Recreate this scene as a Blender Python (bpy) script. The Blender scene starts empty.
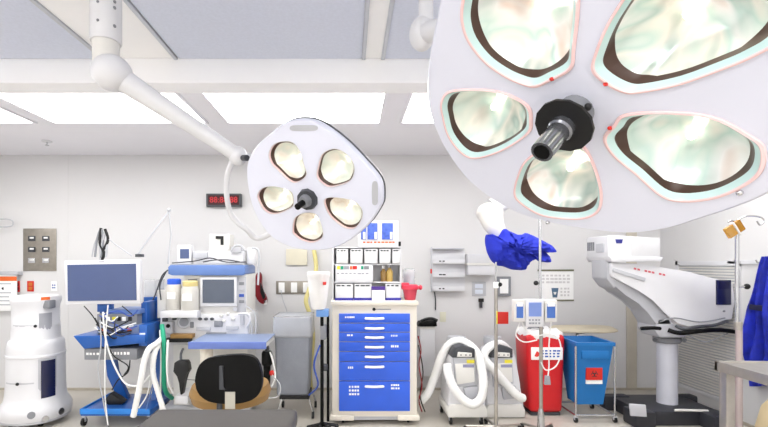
import bpy, bmesh, math, random
from mathutils import Vector, Matrix
random.seed(7)
F, CX, CY, H = 445.5, 350.0, 262.0, 1.58
SC = bpy.context.scene
COL = SC.collection

def W(px, py, d):
    return Vector(((px-CX)*d/F, d, H+(CY-py)*d/F))
def X(px, d): return (px-CX)*d/F
def Z(py, d): return H+(CY-py)*d/F

# ------------------------------------------------------------------ materials
def lin(h):
    h = h.lstrip('#'); o = []
    for i in (0, 2, 4):
        c = int(h[i:i+2], 16)/255
        o.append(c/12.92 if c <= .04045 else ((c+.055)/1.055)**2.4)
    return (*o, 1)
MATS = {}
def mat(name, h, rough=.5, metal=0, var=.04, scale=6, bump=0, alpha=1, emit=0, coat=0, trans=0, ior=1.45):
    m = bpy.data.materials.new(name); m.use_nodes = True
    nt = m.node_tree; b = nt.nodes['Principled BSDF']
    c = lin(h)
    b.inputs['Roughness'].default_value = rough
    b.inputs['Metallic'].default_value = metal
    b.inputs['Coat Weight'].default_value = coat
    b.inputs['Alpha'].default_value = alpha
    b.inputs['Transmission Weight'].default_value = trans
    b.inputs['IOR'].default_value = ior
    tc = nt.nodes.new('ShaderNodeTexCoord')
    n = nt.nodes.new('ShaderNodeTexNoise'); n.inputs['Scale'].default_value = scale; n.inputs['Detail'].default_value = 3
    nt.links.new(tc.outputs['Object'], n.inputs['Vector'])
    r = nt.nodes.new('ShaderNodeValToRGB')
    r.color_ramp.elements[0].position = .3; r.color_ramp.elements[1].position = .7
    r.color_ramp.elements[0].color = (*[x*(1-var) for x in c[:3]], 1)
    r.color_ramp.elements[1].color = (*[min(1, x*(1+var)) for x in c[:3]], 1)
    nt.links.new(n.outputs['Fac'], r.inputs['Fac'])
    nt.links.new(r.outputs['Color'], b.inputs['Base Color'])
    if bump:
        n2 = nt.nodes.new('ShaderNodeTexNoise'); n2.inputs['Scale'].default_value = scale*12
        nt.links.new(tc.outputs['Object'], n2.inputs['Vector'])
        bp = nt.nodes.new('ShaderNodeBump'); bp.inputs['Strength'].default_value = bump; bp.inputs['Distance'].default_value = .005
        nt.links.new(n2.outputs['Fac'], bp.inputs['Height']); nt.links.new(bp.outputs['Normal'], b.inputs['Normal'])
    if emit:
        b.inputs['Emission Color'].default_value = c; b.inputs['Emission Strength'].default_value = emit
    MATS[name] = m
    return m

WALL = mat('wall paint', 'd9d8d9', .55, var=.012, scale=1.2)
FLOORM = mat('vinyl floor', 'c2bcb2', .3, var=.05, scale=3)
CEIL = mat('ceiling paint', 'f3f2f8', .5, var=.012, scale=2)
CEILW = mat('white ceiling strip', 'fafafc', .5, var=.01)
BEAM = mat('bulkhead white', 'fcfcff', .5, var=.008)
PERF = mat('diffuser metal', 'd6dcee', .45, 0, var=.03, scale=60)
RAIL = mat('ceiling rail', 'c2c6d0', .4, 0)
TRIMM = mat('cove base', 'b6aea0', .5)
BSTRIP = mat('beige strip', 'c9c2b4', .5)
WHITE = mat('white enamel', 'dadade', .35, coat=.2, var=.015)
LAMPW = mat('lamp lacquer', 'dddfee', .32, coat=.25, var=.01)
OFFW = mat('off white plastic', 'dedcd8', .42, var=.02)
GREYP = mat('pale grey plastic', 'b9bac0', .45)
MIDG = mat('mid grey plastic', '84868c', .5)
DARKG = mat('dark grey plastic', '3f4147', .45)
BLACK = mat('black rubber', '121214', .5)
BLACKS = mat('black gloss plastic', '040405', .5)
BLACKS.node_tree.nodes['Principled BSDF'].inputs['Specular IOR Level'].default_value = .2
CREAM = mat('cream lacquered steel', 'e2dbcf', .4, var=.02)
BLUE = mat('royal blue steel', '285cd6', .32, coat=.3, var=.04)
CARTB = mat('mid blue lacquer', '1a57a8', .35, coat=.2)
SCRUB = mat('blue cloth', '2231b8', .8, var=.16, scale=9, bump=.3)
GOWN = mat('gown blue', '3040d0', .5, var=.35, scale=9, bump=.25)  # strong tone variation paints lit and darker folds into the colour
BINB = mat('blue bin plastic', '1b6fb4', .4)
REDB = mat('red bin plastic', 'cd1820', .35, coat=.2)
REDT = mat('translucent red plastic', 'd8415a', .3, alpha=.8)
RED = mat('red', 'cc2a22', .45)
DKRED = mat('dark red fabric', '7d101c', .6)
ORANGE = mat('orange', 'e0672a', .5)
YELLOW = mat('yellow', 'dcd03a', .5)
AMBER = mat('amber plastic', 'd39a1e', .2, alpha=.75, coat=.4)
YTUBE = mat('pale yellow tubing', 'dcd08c', .5)
GREEN = mat('green hose', '1f9a78', .4)
STEEL = mat('brushed steel', 'b4afa8', .3, .9, var=.06, scale=20)
STEELD = mat('brushed steel plate', '9d978e', .35, .8, var=.08, scale=20)
CHROME = mat('chrome', 'c9cacd', .15, 1)
SCREEN = mat('dark blue screen', '46557f', .2, coat=.4, var=.03)
SCREEN2 = mat('grey screen', '525a69', .15, coat=.4)
NAVY = mat('navy window', '1c1f45', .15, coat=.5)
TRAYB = mat('steel blue tray', '5f7db8', .35)
SLATE = mat('blue grey laminate', '7d8db0', .4, coat=.1)
SLATEE = mat('periwinkle edge', '6a7fc4', .4)
TAN = mat('tan vinyl', '8e6d3c', .5)
LIDM = mat('beige lid', 'cfc4ac', .5)
PAPER = mat('paper', 'f5f5f5', .8, var=.01)
PURPLE = mat('indigo band', '3a3699', .5)
GLOVEB = mat('glove box blue', '4a66c4', .5, var=.25, scale=30)
CLEAR = mat('clear plastic', 'eef0f2', .15, alpha=.35)
FROST = mat('frosted bag plastic', 'c9ccd4', .3, alpha=.62, bump=.3)
BAGG = mat('grey hamper bag', '8d919b', .45, var=.08, bump=.2)
BAGW = mat('white liner bag', 'f1f0f0', .4, bump=.4)
HOSE = mat('white hose', 'ededec', .45)
PAD = mat('charcoal pad vinyl', '4d4946', .5, var=.05, scale=30, bump=.1)
PINK = mat('pink bezel plastic', 'f2cfd0', .25, coat=.4)
CYAN = mat('pale cyan glass bezel', 'c6e2e2', .12, coat=.6)
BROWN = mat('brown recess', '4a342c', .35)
BOTTLE = mat('brown bottle glass', '8a6b3a', .2)
MARK = mat('black print', '26262a', .6)
MARKB = mat('blue print', '3b56a8', .6)
MARKW = mat('white print', 'f4f4f4', .6)
MARKG = mat('grey print', '9a9ca4', .6)
LEDR = mat('red led', 'b0101c', .4, emit=.7)
TROFF = mat('lamp diffuser', 'fcfcfa', .5, emit=1)
BULB = mat('bulb', 'fff2dc', .3, emit=9)
TROFF_E = TROFF.node_tree.nodes['Principled BSDF'].inputs['Emission Strength']

def reflector_mat(seed, pal):  # noise tints mix the coating's own colour with painted reflections
    m = bpy.data.materials.new('coating tint with painted reflections'); m.use_nodes = True
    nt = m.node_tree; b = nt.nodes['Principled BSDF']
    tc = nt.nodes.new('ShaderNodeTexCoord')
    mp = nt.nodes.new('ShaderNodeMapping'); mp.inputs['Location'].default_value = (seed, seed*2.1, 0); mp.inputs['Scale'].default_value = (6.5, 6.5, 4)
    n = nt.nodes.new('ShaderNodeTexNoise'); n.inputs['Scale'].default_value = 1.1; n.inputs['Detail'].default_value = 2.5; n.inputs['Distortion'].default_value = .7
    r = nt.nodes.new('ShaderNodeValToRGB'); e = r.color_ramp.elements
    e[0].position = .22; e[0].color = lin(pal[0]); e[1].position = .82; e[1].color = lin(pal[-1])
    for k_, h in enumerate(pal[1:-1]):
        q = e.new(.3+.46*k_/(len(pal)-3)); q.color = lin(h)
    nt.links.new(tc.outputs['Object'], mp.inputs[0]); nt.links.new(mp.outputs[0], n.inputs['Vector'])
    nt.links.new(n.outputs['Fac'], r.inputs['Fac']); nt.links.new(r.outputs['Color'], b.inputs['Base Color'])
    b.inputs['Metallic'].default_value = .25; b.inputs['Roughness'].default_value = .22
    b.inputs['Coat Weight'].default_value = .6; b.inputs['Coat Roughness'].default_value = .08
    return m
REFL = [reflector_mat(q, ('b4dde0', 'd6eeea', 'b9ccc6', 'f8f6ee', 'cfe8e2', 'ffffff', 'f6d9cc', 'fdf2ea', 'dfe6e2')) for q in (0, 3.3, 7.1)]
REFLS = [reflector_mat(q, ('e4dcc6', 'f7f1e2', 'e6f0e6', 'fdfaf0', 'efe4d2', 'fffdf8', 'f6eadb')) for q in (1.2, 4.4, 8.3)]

# ------------------------------------------------------------------ mesh helpers
def smooth_pts(pts, n=6, closed=False):
    P = [Vector(p) for p in pts]; L = len(P)
    if L < 3 and not closed: return P
    out = []
    rng = range(L) if closed else range(L-1)
    for i in rng:
        if closed: a, b, c, d = P[i-1], P[i], P[(i+1) % L], P[(i+2) % L]
        else: a, b, c, d = P[max(i-1, 0)], P[i], P[i+1], P[min(i+2, L-1)]
        for k in range(n):
            t = k/n
            out.append(.5*((2*b)+(c-a)*t+(2*a-5*b+4*c-d)*t*t+(3*b-a-3*c+d)*t**3))
    if not closed: out.append(P[-1])
    return out

class MB:
    def __init__(s): s.bm = bmesh.new()
    def _bevel(s, verts, bev, seg=2):
        es = {e for v in verts for e in v.link_edges}
        try: bmesh.ops.bevel(s.bm, geom=list(es), offset=bev, segments=seg, affect='EDGES', profile=.6, clamp_overlap=True)
        except Exception: pass
    def box(s, x0, x1, y0, y1, z0, z1, bev=0, M=None, seg=2):
        vs = [s.bm.verts.new((x, y, z)) for x in (x0, x1) for y in (y0, y1) for z in (z0, z1)]
        for f in ((0, 1, 3, 2), (4, 6, 7, 5), (0, 4, 5, 1), (2, 3, 7, 6), (0, 2, 6, 4), (1, 5, 7, 3)):
            s.bm.faces.new([vs[i] for i in f])
        if M is not None:
            for v in vs: v.co = M @ v.co
        if bev: s._bevel(vs, bev, seg)
        return s
    def pbox(s, px0, px1, py0, py1, d0, d1, bev=0, M=None):
        return s.box(X(px0, d0), X(px1, d0), d0, d1, Z(py1, d0), Z(py0, d0), bev, M)
    def ring(s, pts): return [s.bm.verts.new(p) for p in pts]
    def bridge(s, a, b):
        n = len(a)
        for i in range(n):
            try: s.bm.faces.new((a[i], a[(i+1) % n], b[(i+1) % n], b[i]))
            except Exception: pass
    def cap(s, r, flip=False):
        try: s.bm.faces.new(r[::-1] if flip else r)
        except Exception: pass
    def cyl(s, p0, p1, r0, r1=None, seg=16):
        return s.tube([p0, p1], [r0, r0 if r1 is None else r1], seg, 1)
    def tube(s, pts, r, seg=10, n=6):
        rr = r if isinstance(r, (list, tuple)) else None
        P = smooth_pts(pts, n) if n > 1 else [Vector(p) for p in pts]
        L = len(P)
        def rad(i):
            if rr is None: return r
            t = i/(L-1)*(len(rr)-1); k = min(int(t), len(rr)-2); f = t-k
            return rr[k]*(1-f)+rr[k+1]*f
        T0 = (P[1]-P[0]).normalized()
        nrm = T0.orthogonal().normalized(); rings = []
        for i in range(L):
            T = (P[min(i+1, L-1)]-P[max(i-1, 0)])
            T = T.normalized() if T.length > 1e-9 else T0
            nrm = (nrm-T*nrm.dot(T))
            nrm = nrm.normalized() if nrm.length > 1e-6 else T.orthogonal().normalized()
            b = T.cross(nrm)
            rings.append(s.ring([P[i]+(nrm*math.cos(a)+b*math.sin(a))*rad(i) for a in [2*math.pi*k/seg for k in range(seg)]]))
        for i in range(L-1): s.bridge(rings[i], rings[i+1])
        s.cap(rings[0], True); s.cap(rings[-1])
        return s
    def hose(s, pts, r, pitch=.026, seg=12, dr=.045):
        P = smooth_pts(pts, 14)
        Q = [P[0]]; acc = 0
        for a, b in zip(P, P[1:]):
            acc += (b-a).length
            if acc >= pitch/2: Q.append(b); acc = 0
        rr = [r*(1+dr*(1 if i % 2 else -1)) for i in range(len(Q))]
        return s.tube(Q, rr, seg, 1)
    def lathe(s, prof, c, seg=28, axis='z', ex=2, sx=1, sy=1):
        rings = []
        for r, z in prof:
            pts = []
            for k in range(seg):
                a = 2*math.pi*k/seg; ca, sa = math.cos(a), math.sin(a)
                f = (abs(ca)**ex+abs(sa)**ex)**(-1/ex)
                p = Vector((max(r, 1e-4)*f*ca*sx, max(r, 1e-4)*f*sa*sy, z))
                if axis == 'y': p = Vector((p.x, -p.z, p.y))
                if axis == 'x': p = Vector((p.z, p.y, p.x))
                pts.append(Vector(c)+p)
            rings.append(s.ring(pts))
        for a, b in zip(rings, rings[1:]): s.bridge(a, b)
        s.cap(rings[0], True); s.cap(rings[-1])
        return s
    def prism(s, pts, y0, y1, bev=0, seg=2):
        a = s.ring([(x, y0, z) for x, z in pts]); b = s.ring([(x, y1, z) for x, z in pts])
        s.cap(a); s.cap(b, True); s.bridge(b, a)
        if bev: s._bevel(a+b, bev, seg)
        return s
    def pprism(s, pts, d0, d1, bev=0, sm=0):
        q = [(X(p[0], d0), Z(p[1], d0)) for p in pts]
        if sm: q = [(v.x, v.z) for v in smooth_pts([(x, 0, z) for x, z in q], sm, True)]
        return s.prism(q, d0, d1, bev)
    def ball(s, c, r, seg=16):
        r = (r, r, r) if not isinstance(r, (tuple, list)) else r
        res = bmesh.ops.create_uvsphere(s.bm, u_segments=seg, v_segments=max(6, seg*2//3), radius=1)
        for v in res['verts']: v.co = Vector((v.co.x*r[0]+c[0], v.co.y*r[1]+c[1], v.co.z*r[2]+c[2]))
        return s
    def sheet(s, fn, nu, nv, thick=.004):
        g = [[s.bm.verts.new(fn(i/nu, j/nv)) for j in range(nv+1)] for i in range(nu+1)]
        fs = []
        for i in range(nu):
            for j in range(nv): fs.append(s.bm.faces.new((g[i][j], g[i+1][j], g[i+1][j+1], g[i][j+1])))
        bmesh.ops.solidify(s.bm, geom=fs, thickness=thick)
        return s
    def build(s, name, m, parent=None, loc=None, label=None, ang=38):
        bmesh.ops.recalc_face_normals(s.bm, faces=s.bm.faces[:])
        base = Vector(loc) if loc is not None else Vector((0, 0, 0))
        p = parent; 
        while p is not None: base = base+p.location; p = p.parent
        for v in s.bm.verts: v.co -= base
        me = bpy.data.meshes.new(name); s.bm.to_mesh(me); s.bm.free()
        for f in me.polygons: f.use_smooth = True
        me.set_sharp_from_angle(angle=math.radians(ang))
        me.materials.append(m)
        o = bpy.data.objects.new(name, me); COL.objects.link(o)
        if parent is not None: o.parent = parent
        if loc is not None: o.location = loc
        if label: o['label'] = label
        return o

def thing(name, label, cat, loc, group=None):
    o = bpy.data.objects.new(name, None); COL.objects.link(o)
    o.empty_display_size = .05
    o.location = loc; o['label'] = label; o['category'] = cat
    if group: o['group'] = group
    return o
def tag(o, label, cat, group=None):
    o['label'] = label; o['category'] = cat
    if group: o['group'] = group
    return o
def struct(name, mb, m):
    o = mb.build(name, m); o['kind'] = 'structure'; return o
def copy_tree(o, parent=None):
    c = o.copy(); COL.objects.link(c)
    if parent is not None: c.parent = parent
    for ch in o.children: copy_tree(ch, c)
    return c
def text(body, size, at, m, parent, name='lettering', label=None, align='CENTER', rot=(math.pi/2, 0, 0)):
    cu = bpy.data.curves.new(name, 'FONT'); cu.body = body; cu.size = size; cu.extrude = .0008
    cu.align_x = align; cu.align_y = 'CENTER'
    t = bpy.data.objects.new(name, cu); COL.objects.link(t)
    dg = bpy.context.evaluated_depsgraph_get(); dg.update()
    me = bpy.data.meshes.new_from_object(t.evaluated_get(dg))
    bpy.data.objects.remove(t)
    me.materials.clear(); me.materials.append(m)
    o = bpy.data.objects.new(name, me); COL.objects.link(o)
    base = Vector((0, 0, 0)); p = parent
    while p is not None: base += p.location; p = p.parent
    o.parent = parent; o.location = Vector(at)-base; o.rotation_euler = rot
    if label: o['label'] = label
    return o
def marks(mb, px0, px1, py0, py1, d, rows=1, n=4):
    """short printed dashes on a surface facing the room"""
    h = (py1-py0)/rows
    for r in range(rows):
        x = px0
        for k in range(n):
            w = (px1-px0)/n*random.uniform(.5, .9)
            mb.pbox(x, min(x+w, px1), py0+r*h+h*.2, py0+r*h+h*.75, d-.0015, d, 0)
            x += (px1-px0)/n
    return mb
def caster(x, y, r, parent, m=BLACK, ztop=None):
    mb = MB(); mb.cyl((x-.012, y, r), (x+.012, y, r), r, seg=18)
    o = mb.build('caster', m, parent)
    f = MB(); zt = ztop if ztop else 2*r+.02
    f.box(x-.018, x+.018, y-.012, y+.012, r, zt, .004)
    f.build('caster_fork', GREYP, o)
    return o

# ------------------------------------------------------------------ the room
XR, XL, YB, YF, ZC = 3.83, -4.6, 5.5, -2.6, 2.9
struct('floor', MB().box(XL-.1, XR+.1, YF-.1, YB+.1, -.1, 0), FLOORM)
struct('ceiling', MB().box(XL-.1, XR+.1, YF-.1, YB+.1, ZC, ZC+.1), CEIL)
struct('wall_back', MB().box(XL-.1, XR+.1, YB, YB+.1, 0, ZC), WALL)
struct('wall_right', MB().box(XR, XR+.1, YF, YB, 0, ZC), WALL)
struct('wall_left', MB().box(XL-.1, XL, YF, YB, 0, ZC), WALL)
struct('wall_front', MB().box(XL-.1, XR+.1, YF-.1, YF, 0, ZC), WALL)
struct('baseboard_back', MB().box(XL, XR, YB-.012, YB, 0, .03, .004), TRIMM)
struct('baseboard_right', MB().box(XR-.012, XR, YF, YB-.012, 0, .03, .004), TRIMM)
struct('trim_1', MB().box(XL, XR, 2.87, 3.05, ZC-.167, ZC, .006), BEAM)
struct('trim_2', MB().box(XL, XR, 3.05, 3.10, ZC-.10, ZC, .004), CEILW)
struct('trim_3', MB().pbox(627, 637, 130, 388, YB-.02, YB-.0005, .004), BSTRIP)  # narrow beige strip on the back wall, darker than the wall paint
# laminar flow panels, rails and white strips of the near ceiling
k = 4
for a, b in ((-3.2, -1.60), (-1.10, .075), (.225, 1.5), (1.62, 2.9)):
    struct('trim_%d' % k, MB().box(a, b, .2, 2.868, ZC-.012, ZC-.0005, .003), PERF); k += 1
for x in (-1.585, -1.12, .088, .212):
    struct('trim_%d' % k, MB().box(x-.012, x+.012, .2, 2.868, ZC-.02, ZC-.0005, .004), RAIL); k += 1
struct('trim_%d' % k, MB().box(-1.57, -1.135, .2, 2.868, ZC-.008, ZC-.0005), CEILW); k += 1
struct('trim_%d' % k, MB().box(.1, .2, .2, 2.868, ZC-.008, ZC-.0005), CEILW); k += 1
# corner seam lines on the back wall panels
for px in (68, 262, 436):
    struct('trim_%d' % k, MB().box(X(px, YB)-.003, X(px, YB)+.003, YB-.003, YB-.0005, .03, ZC), WALL); k += 1

def ceiling_light(x0, x1, y0, y1, label, group='ceiling light panels'):
    t = thing('ceiling_light', label, 'ceiling light', ((x0+x1)/2, (y0+y1)/2, ZC-.02), group)
    f = MB(); w = .025
    for a in ((x0-w, x0, y0-w, y1+w), (x1, x1+w, y0-w, y1+w), (x0, x1, y0-w, y0), (x0, x1, y1, y1+w)):
        f.box(*a, ZC-.014, ZC-.0005, .002)
    f.build('frame', CEIL, t)
    MB().box(x0, x1, y0, y1, ZC-.008, ZC-.001).build('diffuser', TROFF, t)
ly0, ly1 = 3.36, 4.19
ceiling_light(-4.4, -2.98, ly0, ly1, 'bright ceiling light panel at the far left end of the row behind the bulkhead')
ceiling_light(-2.78, -1.36, ly0, ly1, 'bright ceiling light panel crossed by the small surgical lamp arm')
ceiling_light(-1.14, .27, ly0, ly1, 'wide bright ceiling light panel right above the small surgical lamp head')
ceiling_light(.49, 1.91, ly0, ly1, 'bright ceiling light panel partly covered by the left edge of the big surgical lamp')
ceiling_light(2.10, 3.52, ly0, ly1, 'bright ceiling light panel hidden behind the big surgical lamp')
for x0 in (-4.2, -2.7, -1.2, .3, 1.8):  # unseen panels added to light the fronts that face the camera
  for y0 in (-2.4, -1.3):
    ceiling_light(x0, x0+1.42, y0, y0+.83, 'unseen ceiling light panel added behind the photographer')
for x0, x1 in ((-4.35, -3.5), (2.95, 3.7)):  # unseen panels added at the sides to light the room
    ceiling_light(x0, x1, .4, 1.9, 'unseen ceiling light panel added along the side of the room')

# ------------------------------------------------------------------ surgical lamps
def plane_pt(px, py, C, n):
    o = Vector((0, 0, H)); r = Vector(((px-CX)/F, 1, (CY-py)/F))
    return o+r*(n.dot(C-o)/n.dot(r))

def lamp_head(root, C, n, outline, pods, depth, thick, slots, bezel_mats, refl, ss):
    fl = lambda pts, k: smooth_pts([plane_pt(a, b, C, n) for a, b in pts], k, True)
    O = fl(outline, 6)
    cen = sum(O, Vector())/len(O)
    def sc(L, s, off, c=cen): return [c+(p-c)*s+n*off for p in L]
    loops = [fl(p, 5) for p in pods]
    h = MB()
    r0 = h.ring(sc(O, .975, 0))
    edges = [h.bm.edges.new((r0[i], r0[(i+1) % len(r0)])) for i in range(len(r0))]
    for L in loops:
        c = sum(L, Vector())/len(L)
        q = h.ring(sc(L, .97, 0, c))
        edges += [h.bm.edges.new((q[i], q[(i+1) % len(q)])) for i in range(len(q))]
    bmesh.ops.triangle_fill(h.bm, use_beauty=True, use_dissolve=False, edges=edges, normal=n)
    r1 = h.ring(sc(O, .992, -.006)); r2 = h.ring(sc(O, 1.0, -.02)); r3 = h.ring(sc(O, .995, -.035))
    h.bridge(r0, r1); h.bridge(r1, r2); h.bridge(r2, r3)
    h.build('housing', LAMPW, root)
    g = MB(); a = g.ring(sc(O, 1.002, -.035)); b = g.ring(sc(O, 1.008, -.042)); c2 = g.ring(sc(O, .995, -.05))
    a0 = g.ring(sc(O, .96, -.035)); c0 = g.ring(sc(O, .96, -.05))
    g.bridge(a0, a); g.bridge(a, b); g.bridge(b, c2); g.bridge(c2, c0)
    g.build('rim_seal', DARKG, root)
    bk = MB(); rs = [bk.ring(sc(O, s, o)) for s, o in ((.985, -.05), (.97, -thick*.75), (.85, -thick*.97), (.5, -thick*1.1), (.05, -thick*1.15))]
    for x, y in zip(rs, rs[1:]): bk.bridge(x, y)
    bk.cap(rs[-1]); bk.build('rear_cover', WHITE, root)
    for i, L in enumerate(loops):
        c = sum(L, Vector())/len(L)
        size = sum(((p-c).length for p in L))/len(L)
        z = MB(); rs = [z.ring(sc(L, s, o, c)) for s, o in ((1.0, .0005), (.99, .004), (ss[0]+.015, .005), (ss[0], .003))]
        for x, y in zip(rs, rs[1:]): z.bridge(x, y)
        bz = z.build('pod_bezel', bezel_mats[0], root)
        z = MB(); rs = [z.ring(sc(L, s, o, c)) for s, o in ((ss[0]+.005, .002), ((ss[0]+ss[1])/2, -.004), (ss[1], -.008))]
        for x, y in zip(rs, rs[1:]): z.bridge(x, y)
        z.build('glass_rim', bezel_mats[1], bz)
        # the reflector itself is rounder than the opening in front of it
        m_ = len(L); rad = [(p-c).length for p in L]; w_ = m_//7
        sm = [sum(rad[(q+k_) % m_] for k_ in range(-w_, w_+1))/(2*w_+1) for q in range(m_)]
        Lr = [c+(p-c)*(min(x*.97, y)/y) for p, x, y in zip(L, sm, rad)]
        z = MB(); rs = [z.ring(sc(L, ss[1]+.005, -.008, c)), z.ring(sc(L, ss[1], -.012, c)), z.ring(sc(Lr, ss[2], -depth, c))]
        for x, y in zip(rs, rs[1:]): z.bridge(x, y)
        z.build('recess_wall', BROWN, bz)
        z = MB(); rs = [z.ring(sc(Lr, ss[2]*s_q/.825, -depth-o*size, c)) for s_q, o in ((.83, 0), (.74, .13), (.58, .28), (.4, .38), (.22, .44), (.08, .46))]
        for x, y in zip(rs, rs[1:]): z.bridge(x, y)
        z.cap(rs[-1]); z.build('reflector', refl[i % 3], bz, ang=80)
        z = MB(); b0 = c-n*(depth+.44*size)
        z.ball(b0+n*size*.09, size*.075, 12); z.build('bulb', BULB, bz)
    for s in slots:
        z = MB(); L = fl(s, 4); rs = [z.ring([p+n*o for p in L]) for o in (.0005, .003)]
        cc = sum(L, Vector())/len(L); rs.append(z.ring([cc+(p-cc)*.8+n*.003 for p in L]))
        for x, y in zip(rs, rs[1:]): z.bridge(x, y)
        z.cap(rs[-1]); z.build('grip_slot', GREYP, root)
    return cen

# small lamp
root = thing('surgical_lamp', 'smaller white surgical lamp with five round reflectors on a ceiling arm', 'surgical lamp', (X(106, 1.9), 1.9, ZC), 'surgical lamps')
Cs = W(314, 186, 1.95); ns = Vector((-.38, -.80, -.45)).normalized()
outl = [(246,167.5),(253.7,148.7),(268.7,133.7),(287.5,121.4),(306,119.5),(321,124.4),(343.7,141),(364.4,161.9),(379.4,180.6),(382,197.5),(379.4,208.7),(366,227.5),(343.7,244.4),(321,250.7),(295,249),(272.5,238.7),(257.5,220),(249,197.5)]
podl = [[(269,154.5),(272.5,145.8),(280.4,141.4),(292.7,142.2),(300.6,152),(304,164),(306.8,174),(302.4,180),(294.5,182.7),(286.6,178.3),(277.8,169.5),(271.6,163.3)],
 [(318.2,166),(322.6,153.7),(334,148.4),(345.4,152.8),(353.3,162.5),(354.2,173),(349,181.8),(331.4,187),(322.6,183.5),(317,176.5)],
 [(257.6,195.8),(262.8,187.9),(273.4,186.2),(285.7,188.8),(292.7,193.2),(293.6,204.6),(289.2,209),(278.7,213.4),(269.9,213.4),(262.8,208)],
 [(292.7,231),(294.5,218.7),(301.5,213.4),(311,212.5),(317,215),(321.7,225),(322.8,237),(313,242.4),(302,240),(295,235)],
 [(324.3,202.8),(327,197.6),(340,197.6),(354.2,201),(362,209),(362,218.7),(356,227.5),(347.2,228.3),(339.3,224),(329.6,215)]]
def slot(cx, cy, l, w, ang):
    o = []
    for a in range(12):
        t = 2*math.pi*a/12; x = l*math.copysign(abs(math.cos(t))**.5, math.cos(t)); y = w*math.copysign(abs(math.sin(t))**.7, math.sin(t))
        o.append((cx+x*math.cos(ang)-y*math.sin(ang), cy+x*math.sin(ang)+y*math.cos(ang)))
    return o
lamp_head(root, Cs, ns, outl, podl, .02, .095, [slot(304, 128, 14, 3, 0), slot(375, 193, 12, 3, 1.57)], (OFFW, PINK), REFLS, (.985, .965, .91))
hb = plane_pt(308, 199, Cs, ns)
hd = MB().cyl(hb, hb+ns*.02, .05, .046, 10).build('handle_flange', DARKG, root)
MB().cyl(hb+ns*.02, hb+ns*.05, .03, .024, 12).build('handle_collar', MIDG, hd)
MB().tube([hb+ns*.05, hb+ns*.10], .014, 14, 1).build('handle', BLACKS, hd)
d = 1.9; px0 = 106; x = X(px0, d)
MB().lathe([(.06, Z(43, d)), (.062, Z(42, d)), (.062, ZC-.03), (.11, ZC-.03), (.11, ZC)], (x, d, 0)).build('ceiling_post', WHITE, root)
for px, py in ((106, 10), (106, 28)): MB().ball((X(px, d), d-.062, Z(py, d)), .006, 8).build('screw', MIDG, root)
for px, py in ((119, 6), (119, 12), (119, 30)): MB().ball((X(px-1, d), d-.03, Z(py, d)), .008, 8).build('screw', MIDG, root)
MB().lathe([(.05, Z(66, d)), (.052, Z(60, d)), (.054, Z(43, d))], (x, d, 0)).build('post_sleeve', OFFW, root)
el = W(112, 73, d)
MB().ball(el, (.082, .082, .075), 20).build('elbow_joint', WHITE, root)
ae = W(238, 156, 2.1)
MB().tube([el, el.lerp(ae, .3), el.lerp(ae, .6), ae], [.052, .044, .038, .034], 16, 1).build('arm', WHITE, root)
MB().ball(ae, .045, 16).build('wrist_joint', WHITE, root)
back = Cs-ns*.09
MB().tube([ae, W(232, 163, 2.14), W(227, 178, 2.18), W(227, 198, 2.23), W(232, 216, 2.28), W(246, 229, 2.31), W(264, 237, 2.33), back+Vector((0, .07, -.06))], .014, 10).build('yoke', WHITE, root)
MB().tube([ae, W(262, 160, 2.15), back+Vector((0, .03, .02))], .02, 10).build('yoke', WHITE, root)
MB().cyl(W(247, 158, 2.04), W(243, 158, 2.07), .014, .014, 12).build('tension_knob', DARKG, root)

# big lamp
Cb = W(570, 120, .95); nb = Vector((-.647, -.335, -.687)).normalized()
root = thing('surgical_lamp', 'large white surgical lamp close up with big pearly reflectors and black centre handle', 'surgical lamp', (X(426, 1.72), 1.72, ZC), 'surgical lamps')
outl = [(447,-25),(434,22),(426,70),(426,100),(432,125),(445,152),(466,180),(495,203),(530,219),(575,229),(625,235),(665,231),(700,221),(740,208),(772,194),(815,165),(842,120),(850,60),(835,-10),(795,-70),(730,-110),(650,-125),(560,-115),(490,-80)]
podl = [[(461,20.6),(467.6,41),(484,62),(505,77),(523,85),(536,87.5),(549,82.4),(572,69.5),(575.8,49),(579.7,15.5),(580,-12),(572,-38),(545,-55),(500,-50),(470,-30),(462,0)],
 [(591.3,69.5),(595,51.5),(605.5,25.8),(621,0),(645,-35),(690,-65),(750,-70),(790,-40),(798,10),(786,38),(755,56.7),(724,69.5),(680,85),(641.5,92.7),(623.5,92.7),(603,82.4)],
 [(440.6,102.5),(448,91),(472.4,88.2),(502.4,91.2),(528.6,104.3),(533,121),(528.6,134.3),(502.4,151),(476,158.7),(461.2,153),(448,136),(442.5,117.5)],
 [(513.6,192.4),(519.3,170),(528.6,156.8),(548,146),(570,141),(584.8,145.5),(596,166),(602.8,192.4),(599.8,211),(584.8,218.6),(562.3,218.6),(540,214.8),(521,203.6)],
 [(603,138),(612.5,125),(623.7,113.7),(665,110.7),(713.6,115.6),(751,134.3),(766,147.4),(764,170),(747.4,185),(717.4,198),(683.7,201.8),(661,196),(635,173.7),(612.5,155)]]
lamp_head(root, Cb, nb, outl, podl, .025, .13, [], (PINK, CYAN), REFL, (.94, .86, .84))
hb = plane_pt(576, 111, Cb, nb)
MB().cyl(hb, hb+nb*.05, .037, .033, 20).build('handle_collar', MIDG, root)
MB().ball(hb+nb*.025+Vector((.02, -.03, .012)), .008, 10).build('collar_screw', BLACK, root)
fl_ = MB().cyl(hb+nb*.05, hb+nb*.056, .06, .06, 14).build('handle_flange', BLACK, root)
hh = MB(); hh.tube([hb+nb*.056, hb+nb*.07, hb+nb*.074, hb+nb*.142], [.026, .026, .0225, .0225], 20, 1)
hh.build('handle', mat('smoked grey handle', '7d7f86', .18, .75, coat=.4), fl_)
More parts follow.
